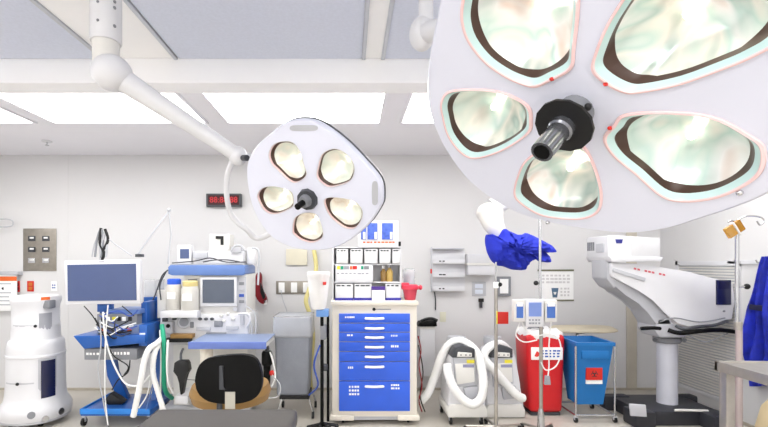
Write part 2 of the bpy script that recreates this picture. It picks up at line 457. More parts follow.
MB().cyl(hb+nb*.142, hb+nb*.1435, .0165, .0165, 18).build('handle_bore', BLACKS, fl_)
for px, py in ((553, 78), (607, 83), (611, 127)):
    MB().ball(plane_pt(px, py, Cb, nb)+nb*.004, (.006, .004, .004), 8).build('warning_label', RED, root, label='small red warning mark')
for px, py in ((548, 222), (740, 192)):
    MB().ball(plane_pt(px, py, Cb, nb)+nb*.002, .006, 10).build('screw', CHROME, root)
d = 1.72
MB().lathe([(.028, Z(28, d)), (.028, ZC-.03), (.09, ZC-.03), (.09, ZC)], (X(426, d), d, 0)).build('ceiling_post', WHITE, root)
el = W(422, 34, d)
MB().ball(el, (.05, .05, .065), 18).build('elbow_joint', WHITE, root)
bc = Cb-nb*.13
MB().tube([el, el.lerp(bc, .4)+Vector((.06, 0, .08)), bc], [.04, .035, .05], 14).build('arm', WHITE, root)

# ------------------------------------------------------------------ left wall fittings
d = YB
t = thing('switch_plate', 'brushed steel wall plate with six small switches', 'switch plate', W(39, 271, d))
MB().pbox(23, 56, 228.5, 271, d-.012, d-.0005, .003).build('plate', STEELD, t)
for r in range(3):
    for c in range(2):
        px, py = 28+c*14, 236+r*11
        b = MB().pbox(px, px+7, py, py+5, d-.02, d-.011, .003).build('switch', DARKG if r < 2 else CHROME, t)
        MB().pbox(px+1.5, px+5.5, py+1, py+2.6, d-.026, d-.018, .002).build('toggle', MARKW, b)
def outlet(px0, px1, py0, py1, m1, m2, label, cat='wall outlet', group=None):
    t = thing('wall_outlet', label, cat, W((px0+px1)/2, py1, d), group)
    MB().pbox(px0, px1, py0, py1, d-.01, d-.0005, .003).build('cover', m1, t)
    cx, w, h = (px0+px1)/2, (px1-px0)*.28, (py1-py0)
    for k in (.3, .7): MB().pbox(cx-w, cx+w, py0+h*(k-.15), py0+h*(k+.15), d-.016, d-.009, .003).build('socket', m2, t)
    return t
outlet(27, 33.5, 281, 291.5, RED, mat('burnt orange socket', 'c9742e', .5), 'red and orange wall outlet below the steel switch plate')
outlet(15.5, 19.5, 281, 292, RED, DKRED, 'red wall outlet half hidden by the orange headed notice')
t = tag(MB().pbox(51, 57, 281.5, 291, d-.008, d-.0005, .001).build('wall_label', PAPER, loc=W(54, 291, d)), 'small white label with blue print beside the blue cart monitor', 'label')
mk = MB(); marks(mb=mk, px0=52, px1=56.3, py0=284, py1=289, d=d-.008, rows=2, n=2); mk.build('printing', MARKB, t)
t = thing('notice', 'white notice with orange header hanging at left edge above the fluid collector', 'notice', W(8, 310, 5.45))
MB().pbox(-8, 16.5, 274, 311, 5.44, 5.455, .002).build('sheet', PAPER, t)
MB().pbox(-8, 16.5, 276.5, 281, 5.437, 5.442).build('header', ORANGE, t)
MB().cyl(W(3.2, 288.5, 5.437), W(3.2, 288.5, 5.441), .016, .016, 12).build('dot', MARK, t)
LP = mat('light print', 'bfc0c6', .6)
for py in (283, 292, 296, 300, 304): MB().pbox(-4, 13-(py % 3)*2, py, py+1.4, 5.4385, 5.44).build('text_line', LP, t)
MB().pbox(-8, 18, 271.5, 275, 5.42, 5.501, .004).build('holder', GREYP, t)
tag(MB().tube([W(-6, 220, 5.49), W(2, 219, 5.42), W(11, 220, 5.42), W(13, 223, 5.42), W(11, 226, 5.42), W(0, 227, 5.42), W(-6, 226, 5.49)], .007, 8).build('wall_hook', GREYP, loc=W(-6, 226, 5.49)), 'thin grey wire hook on the wall at the far left', 'hook')
t = thing('sprinkler_head', 'small chrome sprinkler head on the grey ceiling', 'sprinkler', (X(47, 4.86), 4.86, ZC))
MB().lathe([(.05, ZC-.012), (.05, ZC+.003)], (X(47, 4.86), 4.86, 0)).build('escutcheon', WHITE, t)
MB().lathe([(.02, ZC-.05), (.02, ZC-.045), (.007, ZC-.04), (.009, ZC-.012)], (X(47, 4.86), 4.86, 0)).build('deflector', CHROME, t)

# ------------------------------------------------------------------ fluid waste collector
d = 4.4; cx, cy = X(35, d), d+.02
t = thing('fluid_waste_collector', 'tall white two-tier fluid waste collector with dark navy window', 'fluid collector', (cx, cy, 0))
MB().lathe([(.28, .07), (.295, .10), (.295, .16), (.28, .20), (.255, .24), (.245, .29), (.24, .38), (.236, .66), (.242, .665), (.242, .685), (.236, .69), (.234, .74), (.23, .79), (.22, .815), (.20, .83)], (cx, cy, 0), 40, ex=2.3).build('lower_tank', WHITE, t)
MB().lathe([(.205, .825), (.20, .84), (.195, .95), (.195, .97), (.192, .975), (.192, 1.15), (.204, 1.19), (.206, 1.22), (.195, 1.245), (.16, 1.255), (.05, 1.26)], (cx, cy, 0), 40, ex=2.3).build('upper_tank', WHITE, t)
MB().lathe([(.27, .05), (.285, .055), (.285, .075)], (cx, cy, 0), 40, ex=2.3).build('base', GREYP, t)
def onbody(px, py, rad):   # point on the body front
    dd = d-rad*.9
    return W(px, py, dd)
yf = cy-.262*.97
def hit(px, R, off=0):
    # where the line of sight through this column meets the round body
    q = R+off; y = cy-q*1.05
    while y < cy+.02:
        x = X(px, y)-cx
        if abs(x)**2.3+abs(y-cy)**2.3 <= q**2.3: return Vector((cx+x, y, 0))
        y += .002
    return Vector((cx+q, cy, 0)) if px > 35 else Vector((cx-q, cy, 0))
def curved(mb, px0, px1, py0, py1, R, y_off, n=8, th=.008):
    m_ = hit((px0+px1)/2, R); z0, z1 = Z(py1, m_.y), Z(py0, m_.y)
    P = [hit(px0+(px1-px0)*i/n, R, y_off) for i in range(n+1)]
    Q = [hit(px0+(px1-px0)*i/n, R, -.01) for i in range(n+1)]
    a = [mb.ring([(p.x, p.y, z0), (p.x, p.y, z1), (q.x, q.y, z1), (q.x, q.y, z0)]) for p, q in zip(P, Q)]
    for u, v in zip(a, a[1:]): mb.bridge(u, v)
    mb.cap(a[0]); mb.cap(a[-1], True)
    return mb
w = curved(MB(), 38, 56.5, 358, 399, .238, .003).build('window_frame', GREYP, t)
curved(MB(), 41, 55.5, 360, 397, .238, .010).build('window', NAVY, w)
curved(MB(), 39, 52, 313, 336, .192, .004).build('side_panel', mat('silver panel', '9b9ca3', .4), t)
curved(MB(), 41, 50, 297, 300, .204, .004, th=.003).build('sticker', ORANGE, t, label='small orange sticker')
curved(MB(), 47, 53, 344, 346, .225, .004, th=.003).build('sticker', MIDG, t)
for pxa, pxb, py, R in ((13, 37, 326, .192), (2, 34, 384, .238)):
    c2 = curved(MB(), pxa, pxb, py-.7, py+.7, R, .004).build('seam_band', GREYP, t)
    kp = hit(pxb-1 if py < 350 else 18, R)
    MB().ball((kp.x, kp.y-.01, Z(py, kp.y)), .015, 10).build('latch_knob', BLACK, c2)
for px, py, m, r in ((31.5, 415, MIDG, .036), (45, 418.5, CHROME, .032), (60, 411, CHROME, .036)):
    kp = hit(px, .285); dr_ = Vector((kp.x-cx, kp.y-cy, 0)).normalized(); zz = Vector((0, 0, Z(py, kp.y)))
    MB().cyl(kp+zz-dr_*.04, kp+zz+dr_*.02, r, r*.9, 16).build('port', m, t)
MB().box(cx+.15, cx+.215, cy-.13, cy-.03, 1.13, 1.21, .012).build('top_latch', MIDG, t)
for a in (45, 135, 225, 315): caster(cx+.2*math.cos(math.radians(a)), cy+.2*math.sin(math.radians(a)), .03, t, ztop=.06)

# ------------------------------------------------------------------ blue video cart
d = 4.25; xa, xb = X(80, d), X(152, d)
t = thing('video_cart', 'blue equipment cart with cable covered shelves at the left', 'equipment cart', ((xa+xb)/2, d+.3, 0))
yb = d+.55
zt = Z(411, d)
MB().prism([(xa, zt-.05), (xb-.02, zt-.05), (xb-.02, zt+.005), (xa, zt+.005)], d, yb, .012).build('base_tray', CARTB, t)
rimm = MB(); rimm.box(xa, xb-.02, d-.004, d+.012, zt-.03, zt+.02, .004); rimm.box(xa-.004, xa+.01, d, yb, zt-.03, zt+.02, .004); rimm.build('tray_rim', mat('bright blue rail', '2f83d8', .35), t)
pn = MB()
pts = [(.0, zt), (.22, zt), (.24, .45), (.20, .62), (.24, .78), (.22, 1.22), (.04, 1.22), (.06, .8), (.12, .6), (.10, .42)]
a = [(yb-.24+p[0], p[1]) for p in pts]
A = pn.ring([(X(148, 4.5), y, z) for y, z in a]); B = pn.ring([(X(148, 4.5)+.05, y, z) for y, z in a]); pn.cap(A); pn.cap(B, True); pn.bridge(B, A)
pn.build('side_panel', CARTB, t)
MB().pprism([(104, 346), (113, 346), (116, 372), (128, 398), (120, 404), (107, 376)], 4.62, 4.68, .004).build('back_brace', CARTB, t)
sz = Z(346, 4.2)
MB().prism([(X(73, 4.2), Z(336, 4.2)), (X(145, 4.2), Z(335, 4.2)), (X(145, 4.2), Z(343, 4.2)), (X(84, 4.2), Z(349, 4.2))], 4.2, 4.75, .006).build('shelf', CARTB, t)
kd = MB().pbox(84, 137, 348.5, 360, 4.22, 4.6, .01).build('drawer', MIDG, t)
mk = MB(); marks(mk, 86, 100, 352, 356, 4.22, 1, 4); marks(mk, 111, 130, 351, 356, 4.22, 1, 6); mk.build('printing', MARKW, kd)
eq = MB().pbox(97, 139, 325, 335, 4.27, 4.65, .006).build('equipment_box', SLATE, t)
eq2 = MB().pbox(97, 137, 314, 325, 4.3, 4.65, .006).build('equipment_box', MIDG, t)
MB().pbox(141, 147, 302, 325, 4.4, 4.66, .006).build('equipment_box', CARTB, t)
MB().pbox(98, 104, 333, 340, 4.24, 4.3, .004).build('equipment_box', DARKG, t)
eq3 = MB().pbox(108, 140, 309.5, 314, 4.3, 4.6, .006).build('equipment_box', TRAYB, t)
for px, m in ((101, BLACK), (106, MARKW), (112, YELLOW), (117, BLACK), (122, MARKW), (128, BLACK)):
    MB().pbox(px, px+3.4, 317, 321, 4.29, 4.31, .002).build('socket', m, eq2)
for px, m in ((100, ORANGE), (107, MARKB), (113, MARKW), (121, MARKB), (127, ORANGE)):
    MB().pbox(px, px+4, 328, 331, 4.262, 4.272, .002).build('socket', m, eq)
MB().pbox(139, 147, 325, 346, 4.23, 4.6, .004).build('side_box', CARTB, t)
MB().pbox(139.5, 145, 333, 342, 4.225, 4.231).build('sticker', PAPER, t, label='white sticker on side box')
MB().cyl((X(103, 4.45), 4.45, .8), (X(103, 4.45), 4.45, Z(290, 4.45)), .03, seg=14).build('monitor_post', CARTB, t)
MB().pbox(97, 110, 304, 312, 4.36, 4.44, .006).build('monitor_bracket', CARTB, t)
Mt = Matrix.Translation(W(103.5, 282, 4.3)) @ Matrix.Rotation(math.radians(-3.5), 4, 'Z') @ Matrix.Rotation(math.radians(-1), 4, 'Y')
mo = MB().box(-.375, .375, -.025, .03, -.212, .212, .012, Mt).build('monitor', WHITE, t)
MB().box(-.342, .342, -.028, -.022, -.178, .172, 0, Mt).build('monitor_screen', SCREEN, mo)
MB().box(-.03, .03, -.028, -.024, .19, .2, 0, Mt).build('monitor_badge', MARKG, mo)
MB().cyl((X(100, 4.5), 4.5, Z(300, 4.5)), (X(100, 4.5), 4.5, Z(230, 4.5)), .008, seg=8).build('cable_pole', GREYP, t)
for pts, m, r in (([(95, 257), (97, 240), (101, 229), (103, 240), (101, 258)], MIDG, .011), ([(100, 258), (103, 240), (106, 231), (107, 242), (106, 257)], GREYP, .011), ([(101, 228), (100, 243), (104, 253), (102, 260)], BLACK, .014), ([(105, 229), (108, 240), (103, 250)], BLACK, .014), ([(92, 257), (94, 245), (98, 236)], GREYP, .006), ([(107, 238), (118, 246), (132, 256)], GREYP, .006)):
    MB().tube([W(a, b, 4.44) for a, b in pts], r, 8).build('hung_cable', m, t)
for pts, m, r, dd in (([(103, 312), (105, 335), (112, 360), (125, 383), (140, 385), (150, 375)], HOSE, .008, 4.15), ([(100, 320), (101, 345), (98, 370), (103, 400), (108, 424)], GREYP, .006, 4.14),
        ([(108, 305), (106, 330), (105, 360), (105, 395), (108, 425)], HOSE, .006, 4.12), ([(95, 318), (104, 336), (113, 355), (128, 366), (124, 375)], BLACK, .006, 4.16),
        ([(84, 306), (92, 315), (98, 325)], BLACK, .005, 4.2), ([(122, 306), (127, 310), (134, 316)], BLACK, .005, 4.2), ([(100, 322), (115, 328), (136, 323)], HOSE, .006, 4.2), ([(98, 330), (110, 334), (132, 331)], BLACK, .006, 4.2),
        ([(130, 360), (128, 372), (118, 380), (112, 390)], BLACK, .006, 4.3), ([(104, 315), (118, 311), (130, 316), (138, 310)], MARKB, .007, 4.2), ([(150, 380), (147, 395), (139, 408)], HOSE, .006, 4.2), ([(155, 375), (150, 395), (146, 410)], TRAYB, .006, 4.22)):
    MB().tube([W(a, b, dd) for a, b in pts], r, 8).build('cable', m, t)
rst = random.getstate()
for q in range(9):
    xa_, xb_ = random.uniform(94, 112), random.uniform(116, 142); ya_, yb_ = random.uniform(312, 332), random.uniform(312, 336)
    MB().tube([W(xa_, ya_, 4.24), W((xa_*2+xb_)/3, ya_+random.uniform(2, 9), 4.19), W((xa_+2*xb_)/3, yb_+random.uniform(1, 8), 4.18), W(xb_, yb_, 4.25)], .006, 6).build('cable', (BLACK, DARKG, MARKB, HOSE)[q % 4], t)
random.setstate(rst)
MB().pprism([(103, 402), (110, 393), (118, 398), (124, 402), (120, 406), (110, 406)], 4.42, 4.5, .008).build('foot_pedal', BLACK, t)
for px, dd in ((84, 4.3), (148, 4.32), (84, 4.75), (148, 4.75)): caster(X(px, 4.3), dd, .04, t, ztop=zt-.05)

# ------------------------------------------------------------------ anaesthesia machine
d = 4.5
t = thing('anaesthesia_machine', 'large white anaesthesia machine with grey screen and blue edged top shelf', 'anaesthesia machine', (X(215, d), d+.3, 0))
MB().pbox(183, 247, 274, 330, d, d+.42, .02).build('upper_body', OFFW, t)
MB().pbox(160, 249, 314, 345, d-.03, d+.43, .02).build('middle_body', WHITE, t)
MB().box(X(172, d), X(247, d), d+.02, d+.42, .12, Z(345, d), .02).build('lower_body', OFFW, t)
MB().box(X(164, d), X(250, d), d-.06, d+.45, .07, .13, .015).build('base', GREYP, t)
for px in (168, 246):
    for dd in (d, d+.4): caster(X(px, d), dd, .032, t, ztop=.075)
sh = MB().pprism([(170, 265), (243, 265), (245, 267), (245, 274), (242, 275.5), (172, 275.5), (168, 274), (168, 267)], d-.05, d+.43, .008).build('top_shelf', TRAYB, t)
MB().pbox(170, 243, 264, 266, d-.02, d+.42, .004).build('shelf_mat', GREYP, sh)
s_ = MB().pbox(200, 236.5, 277, 306.5, d-.035, d+.01, .01).build('screen_bezel', WHITE, t)
MB().pbox(202.5, 234, 279.5, 303, d-.04, d-.033).build('screen', SCREEN2, s_)
MB().cyl(W(235, 309, d-.03), W(235, 309, d+.01), .022, .022, 14).build('control_knob', GREYP, t)
# small monitor and devices standing on the shelf
for rect, scr, m in (((177, 191, 245, 264), (180, 189, 249, 258.5), WHITE),):
    m_ = MB().pbox(*rect, d+.05, d+.12, .008).build('vital_monitor', m, t)
    MB().pbox(*scr, d+.046, d+.051).build('monitor_screen', SCREEN, m_)
dv = MB().pbox(209, 229.5, 234, 251, d+.1, d+.3, .012).build('vaporizer', OFFW, t)
mk = MB(); mk.pbox(215.5, 223.5, 236, 239, d+.094, d+.1); mk.pbox(220.5, 223.5, 239, 245, d+.094, d+.1); mk.build('label_plate', BLACK, dv)
MB().pbox(195, 243, 251, 264, d+.08, d+.4, .015).build('monitor_base', WHITE, t)
MB().lathe([(.045, Z(264, d)), (.05, Z(262, d)), (.05, Z(250, d)), (.035, Z(247, d))], (X(247, d), d+.2, 0)).build('pump_cylinder', WHITE, t)
MB().tube([W(231, 252, d), W(235, 246, d), W(241, 246, d), W(245, 251, d)], .012, 8).build('loop_tube', GREYP, t)
MB().tube([W(252, 248, d), W(258, 250, d), W(259, 262, d), W(258, 285, d)], .01, 8).build('loop_tube', GREYP, t)
for pts in ([(172, 263), (195, 261), (210, 258), (226, 262), (246, 262)], [(203, 262), (215, 260), (228, 260), (240, 262)]):
    MB().tube([W(a, b, d-.03) for a, b in pts], .006, 8).build('cable', DARKG, t)
MB().pbox(236.5, 246, 277, 312, d-.006, d+.01, .004).build('side_strip', GREYP, t)
for py in (282, 288, 294, 300): MB().pbox(239, 244, py, py+3, d-.012, d-.004, .002).build('push_button', (MIDG, GREYP, MARKB, MIDG)[(py-282)//6], t)
for pts in ([(241, 312), (248, 316), (252, 328), (250, 340)], [(246, 306), (254, 312), (256, 326), (253, 344)]):
    MB().tube([W(a, b, d-.06) for a, b in pts], .006, 8).build('cable', GREYP, t)
MB().pbox(231, 241, 247, 253, d+.06, d+.2, .008).build('monitor_module', GREYP, t)
MB().pbox(193, 207, 252, 258, d+.04, d+.1, .006).build('monitor_module', GREYP, t)
# absorber canisters
for c0, c1, y0, y1, capm, dd in ((163, 179, 280, 314, BLUE, d-.1), (178, 196, 282, 313, mat('pale yellow cap', 'd8c88a', .5), d-.13)):
    R = (c1-c0)/2*dd/F; xx = X((c0+c1)/2, dd)
    cn = MB().lathe([(R*.9, Z(y1, dd)), (R, Z(y1-2, dd)), (R, Z(y0+8, dd)), (R*.78, Z(y0+4, dd))], (xx, dd+R, 0)).build('canister', mat('canister plastic', 'c6c3bd', .3), t)
    MB().lathe([(R*.8, Z(y0+5, dd)), (R*.85, Z(y0+4, dd)), (R*.85, Z(y0, dd)), (R*.7, Z(y0-1, dd))], (xx, dd+R, 0)).build('cap', capm, cn)
    mk = MB(); mk.box(xx-R*.5, xx+R*.5, dd-.003, dd+R*.2, Z(y0+19, dd), Z(y0+12, dd)); mk.build('sticker', MARKW, cn)
MB().pbox(157, 184, 290, 318, d-.02, d+.05, .01).build('canister_mount', OFFW, t)
MB().pbox(160, 197, 311, 318, d-.14, d-.02, .01).build('canister_tray', WHITE, t)
MB().pbox(162, 166, 318, 332, d-.08, d-.02, .006).build('valve_block', DARKG, t)
for px, py, w_, h_, m_ in ((196, 329, 14, 4, GREYP), (214, 324, 8, 6, MIDG), (226, 328, 12, 4, GREYP), (172, 318, 4, 4, DARKG), (190, 325, 3, 6, MIDG), (206, 334, 20, 3, MIDG), (240, 320, 4, 10, GREYP)):
    MB().pbox(px, px+w_, py-h_/2, py+h_/2, d-.05, d-.025, .004).build('control_block', m_, t)
MB().pbox(188, 197, 279, 311, d-.012, d+.01, .004).build('side_strip', MIDG, t)
g_ = MB().cyl(W(184, 322, d-.06), W(184, 322, d-.02), .062, .065, 22).build('gauge', GREYP, t)
MB().cyl(W(184, 322, d-.064), W(184, 322, d-.058), .045, .045, 22).build('gauge_face', MIDG, g_)
for px in (200, 206, 212): MB().ball(W(px, 319, d-.045), (.022, .02, .015), 10).build('valve_knob', DARKG, t)
for px, py in ((221, 316), (228, 314), (224, 321), (233, 319)): MB().ball(W(px, py, d-.04), .018, 10).build('valve_knob', OFFW, t)
MB().tube([W(238, 314, d-.05), W(248, 314, d-.07), W(250, 320, d-.07), W(246, 328, d-.05)], .012, 8).build('side_handle', WHITE, t)
MB().pbox(160, 172, 322, 334, d-.1, d-.03, .01).build('valve_block', GREYP, t)
MB().cyl(W(168, 326, d-.13), W(168, 326, d-.1), .02, .02, 12).build('valve_knob', BLACKS, t)
MB().pbox(170, 192, 334.5, 338.5, d-.12, d-.03, .004).build('clip_tray', TAN, t)
MB().pbox(165, 190, 338.5, 342.5, d-.1, d-.03, .004).build('clip_rail', BLACK, t)
# work surface reaching out
zz = .86
wt = MB().box(X(189, 4.0), X(266, 4.0), 4.0, 4.48, zz-.012, zz, .004).build('work_surface', SLATE, t)
MB().box(X(188.5, 4.0), X(266.5, 4.0), 3.985, 4.0, zz-.06, zz+.004, .005).build('front_edge', SLATEE, wt)
MB().box(X(190, 4.0), X(265, 4.0), 4.0, 4.47, zz-.055, zz-.012).build('underside_panel', OFFW, wt)
MB().cyl((X(205, 4.15), 4.2, zz-.055), (X(205, 4.15), 4.2, .13), .06, seg=18).build('support_column', CREAM, t)
MB().box(X(198, 4.2), X(213, 4.2), 4.12, 4.5, .08, .13, .01).build('support_foot', CREAM, t)
# hoses
MB().hose([W(163, 338, 4.3), W(156, 344, 4.12), W(149, 349, 4.05), W(144, 362, 4.02), W(140, 385, 4.0), W(133, 418, 4.0)], .026).build('breathing_hose', HOSE, t)
MB().hose([W(162, 341, 4.3), W(155, 352, 4.1), W(153, 372, 4.08), W(158, 392, 4.08), W(166, 418, 4.08)], .024).build('breathing_hose', HOSE, t)
MB().tube([W(162, 325, 4.28), W(164, 345, 4.2), W(164, 380, 4.2), W(166, 392, 4.25), W(172, 398, 4.4)], .022, 10).build('oxygen_hose', GREEN, t)
MB().tube([W(168, 340, 4.2), W(167, 360, 4.15), W(168, 380, 4.15), W(173, 393, 4.2)], .01, 8).build('sample_line', HOSE, t)
MB().tube([W(160, 330, 4.25), W(161, 360, 4.2), W(160, 410, 4.2)], .008, 8).build('sample_line', HOSE, t)
bg = MB(); D4 = 4.1
bg.pprism([(174, 363), (177, 361), (186, 361), (188, 364), (189, 371), (185, 375), (184, 382), (182, 395), (180, 395), (179, 383), (178, 376), (173, 372)], D4, D4+.08, .012)
bg.build('breathing_bag', BLACK, t)
MB().tube([W(181, 362, D4+.04), W(181, 354, D4+.1), W(183, 349, d-.02)], .012, 8).build('bag_mount', DARKG, t)
MB().tube([W(186, 379.5, D4), W(195, 380, D4), W(200, 380, D4+.1)], .003, 6).build('cable', DARKG, t)
MB().pbox(175, 188, 396, 404, 4.2, 4.49, .01).build('drawer_front', WHITE, t)
# folding arm above
arm = MB(); arm.tube([W(168, 264, 4.55), W(171, 235, 4.55), W(169, 211, 4.55)], .008, 8, 1)
arm.tube([W(169, 211, 4.55), W(152, 234, 4.5), W(137, 256, 4.45)], .008, 8, 1); arm.ball(W(169, 210, 4.55), .022, 10)
a_ = arm.build('folding_arm', GREYP, t)
MB().pbox(135, 142, 254, 257, 4.42, 4.47, .004).build('arm_clip', DARKG, a_)
for pts in ([(168, 270), (162, 276), (157, 290), (153, 300)], [(166, 272), (160, 285), (161, 300)]):
    MB().tube([W(a, b, d-.06) for a, b in pts], .007, 8).build('cable', DARKG, t)
# scavenger at right flank
MB().lathe([(.03, Z(385, 4.2)), (.034, Z(366, 4.2)), (.05, Z(364, 4.2)), (.05, Z(353, 4.2)), (.04, Z(351, 4.2))], (X(267, 4.2), 4.2, 0)).build('scavenger', BLACKS, t)
MB().tube([W(267, 352, 4.2), W(267, 347, 4.25), W(262, 345, 4.35)], .02, 10).build('scavenger_mount', DARKG, t)
MB().ball(W(272, 373, 4.15), .026, 12).build('red_valve', RED, t)
MB().tube([W(270, 352, 4.1), W(273, 362, 4.1), W(275, 378, 4.1), W(269, 390, 4.12)], .008, 8).build('sample_line', HOSE, t)
MB().tube([W(272, 375, 4.1), W(280, 385, 4.08), W(278, 396, 4.08), W(268, 398, 4.1)], .006, 8).build('sample_line', CLEAR, t)

# objects near the machine: clear box behind
tag(MB().pbox(144, 155, 280, 312, 5.22, 5.5015, .008).build('storage_bin', CLEAR, loc=W(150, 312, 5.3)), 'clear plastic bin with blue bottom between monitor and anaesthesia machine', 'bin')
b_ = bpy.data.objects['storage_bin']; MB().pbox(143.6, 155.4, 297, 318, 5.21, 5.4997, .008).build('bin_base', CARTB, b_)

# ------------------------------------------------------------------ stool in front
d = 3.0
t = thing('stool', 'black oval backrest stool with tan seat in front of the anaesthesia machine', 'stool', (X(226, d), d+.2, 0))
outl = [(195, 385), (197, 370), (203, 361), (215, 357), (235, 355), (250, 356), (258, 362), (262, 378), (260, 392), (252, 400), (235, 404), (215, 403), (202, 398)]
MB().pprism(outl, d, d+.05, .018, 4).build('backrest', BLACKS, t)
MB().pprism([(219, 366), (223, 366), (223, 388), (226, 390), (219, 390)], d-.012, d+.002, .005).build('backrest_bracket', DARKG, t)
MB().pbox(225, 235, 392, 409, d-.009, d-.004, 0).build('tag', mat('tag card', 'b9b5aa', .6), t)
sx = X(225, d+.2)
MB().lathe([(.22, .53), (.28, .55), (.30, .61), (.28, .665), (.05, .68)], (sx, d+.36, 0), 32).build('seat', TAN, t)
MB().tube([(sx, d+.06, .78), (sx, d+.068, .62), (sx, d+.09, .53), (sx, d+.36, .52)], .02, 8).build('back_support', DARKG, t)
MB().cyl((sx, d+.33, .1), (sx, d+.33, .54), .03, seg=16).build('gas_column', CHROME, t)
for k in range(5):
    a = 2*math.pi*k/5+.3
    p = (sx+.26*math.cos(a), d+.33+.26*math.sin(a))
    l = MB().tube([(sx, d+.33, .12), (p[0], p[1], .075)], [.03, .018], 10, 1).build('leg', DARKG, t)
    MB().cyl((p[0]-.012, p[1], .03), (p[0]+.012, p[1], .03), .03, seg=14).build('caster', BLACK, l)

# ------------------------------------------------------------------ back wall, centre
d = YB
t = thing('wall_clock', 'black digital wall clock with red numerals behind the small lamp arm', 'clock', W(223, 207, d))
MB().pbox(206, 241, 193.5, 206.5, d-.07, d-.0005, .006).build('case', DARKG, t)
MB().pbox(208, 239, 195.2, 204.8, d-.074, d-.069).build('face', mat('smoked red window', '3a0a10', .15), t)
text('88:88:88', .10, W(223.5, 200, d-.0755), LEDR, t, 'numerals')
t = thing('hanging_pouch', 'dark red pouch hanging on a cord right of the anaesthesia machine', 'pouch', W(258, 305, d))
MB().pprism([(255, 278), (258, 272), (261, 276), (261, 288), (266, 298), (265, 304), (259, 302), (254, 292)], d-.12, d-.03, .02, 3).build('body', DKRED, t)
MB().pprism([(260, 282), (262.5, 288), (265.5, 297), (263, 300), (260, 292)], d-.13, d-.1, .006).build('strap', BLACK, t)
MB().pbox(263.5, 266.5, 300, 305, d-.12, d-.1, .004).build('tip', MARKW, t)
MB().tube([W(258, 274, d-.08), W(257, 266, d-.05), W(255, 257, d-.03), W(253, 254, d-.002)], .005, 8).build('cord', GREYP, t)
t = thing('outlet_strip', 'grey steel wall plate with three white outlets behind the hamper', 'outlet plate', W(294, 294, d))
MB().pbox(276, 312, 281, 294, d-.012, d-.0005, .003).build('plate', STEELD, t)
for px in (278.5, 291, 303): MB().pbox(px, px+6, 282.5, 292.5, d-.02, d-.011, .003).build('outlet', MARKW, t)
MB().tube([W(281, 290, d-.03), W(283, 300, d-.05), W(287, 312, d-.05), W(288, 325, d-.04)], .005, 8).build('cord', GREYP, t)
tag(MB().pbox(286, 307, 249, 265, d-.03, d-.0005, .004).build('wall_panel_box', mat('beige box', 'dcd6c2', .5), loc=W(296, 265, d)), 'beige flat box on the wall under the small surgical lamp', 'wall box')
tag(MB().tube([W(314, 250, d-.03), W(316, 270, d-.1), W(309, 290, d-.2), W(306, 302, d-.25), W(311, 318, d-.25), W(313, 340, d-.22), W(310, 372, d-.2), W(311, 389, d-.1)], .026, 10).build('yellow_hose', YTUBE, loc=W(311, 389, d-.1)), 'pale yellow hose hanging down the wall left of the drawer cart', 'hose')

# ------------------------------------------------------------------ linen hamper
d = 4.5
t = thing('linen_hamper', 'grey bagged hamper on chrome legs left of the drawer cart', 'hamper', (X(292, d), d+.18, 0))
xc = X(292, d); 
def taper(mb, x0, x1, X0, X1, y0, y1, z0, z1, dy=.03, bev=.03):
    vs = [mb.bm.verts.new(p) for p in ((x0, y0+dy, z0), (x1, y0+dy, z0), (x1, y1-dy, z0), (x0, y1-dy, z0), (X0, y0, z1), (X1, y0, z1), (X1, y1, z1), (X0, y1, z1))]
    for f in ((0, 3, 2, 1), (4, 5, 6, 7), (0, 1, 5, 4), (1, 2, 6, 5), (2, 3, 7, 6), (3, 0, 4, 7)): mb.bm.faces.new([vs[i] for i in f])
    mb._bevel(vs, bev, 3); return mb
taper(MB(), X(276, d), X(308, d), X(273.5, d), X(311, d), d, d+.36, Z(397, d), Z(319, d)).build('bag', BAGG, t)
fr = taper(MB(), X(272.5, d), X(312, d), X(273, d), X(311.5, d), d-.012, d+.372, Z(338, d), Z(316, d), .002).build('liner_fold', FROST, t)
MB().tube([(X(274, d), d, Z(317, d)), (X(311, d), d, Z(317, d)), (X(311, d), d+.37, Z(317, d)), (X(274, d), d+.37, Z(317, d)), (X(274, d), d, Z(317, d))], .01, 8, 1).build('hoop', CHROME, t)
MB().box(X(279, d), X(309, d), d+.02, d+.34, Z(400, d), Z(396.5, d), .004).build('bottom_frame', BLACK, t)
for px, dy in ((282, 0), (309, 0), (282, .34), (309, .34)):
    sgn = -1 if px < 295 else 1
    l = MB().tube([(X(px, d), d+dy, Z(399, d)), (X(px+sgn*2, d), d+dy, .13), (X(px+sgn*4, d), d+dy-.0, .07)], .011, 8).build('leg', CHROME, t)
    MB().cyl((X(px+sgn*4, d)-.012, d+dy, .035), (X(px+sgn*4, d)+.012, d+dy, .035), .035, seg=14).build('caster', BLACK, l)

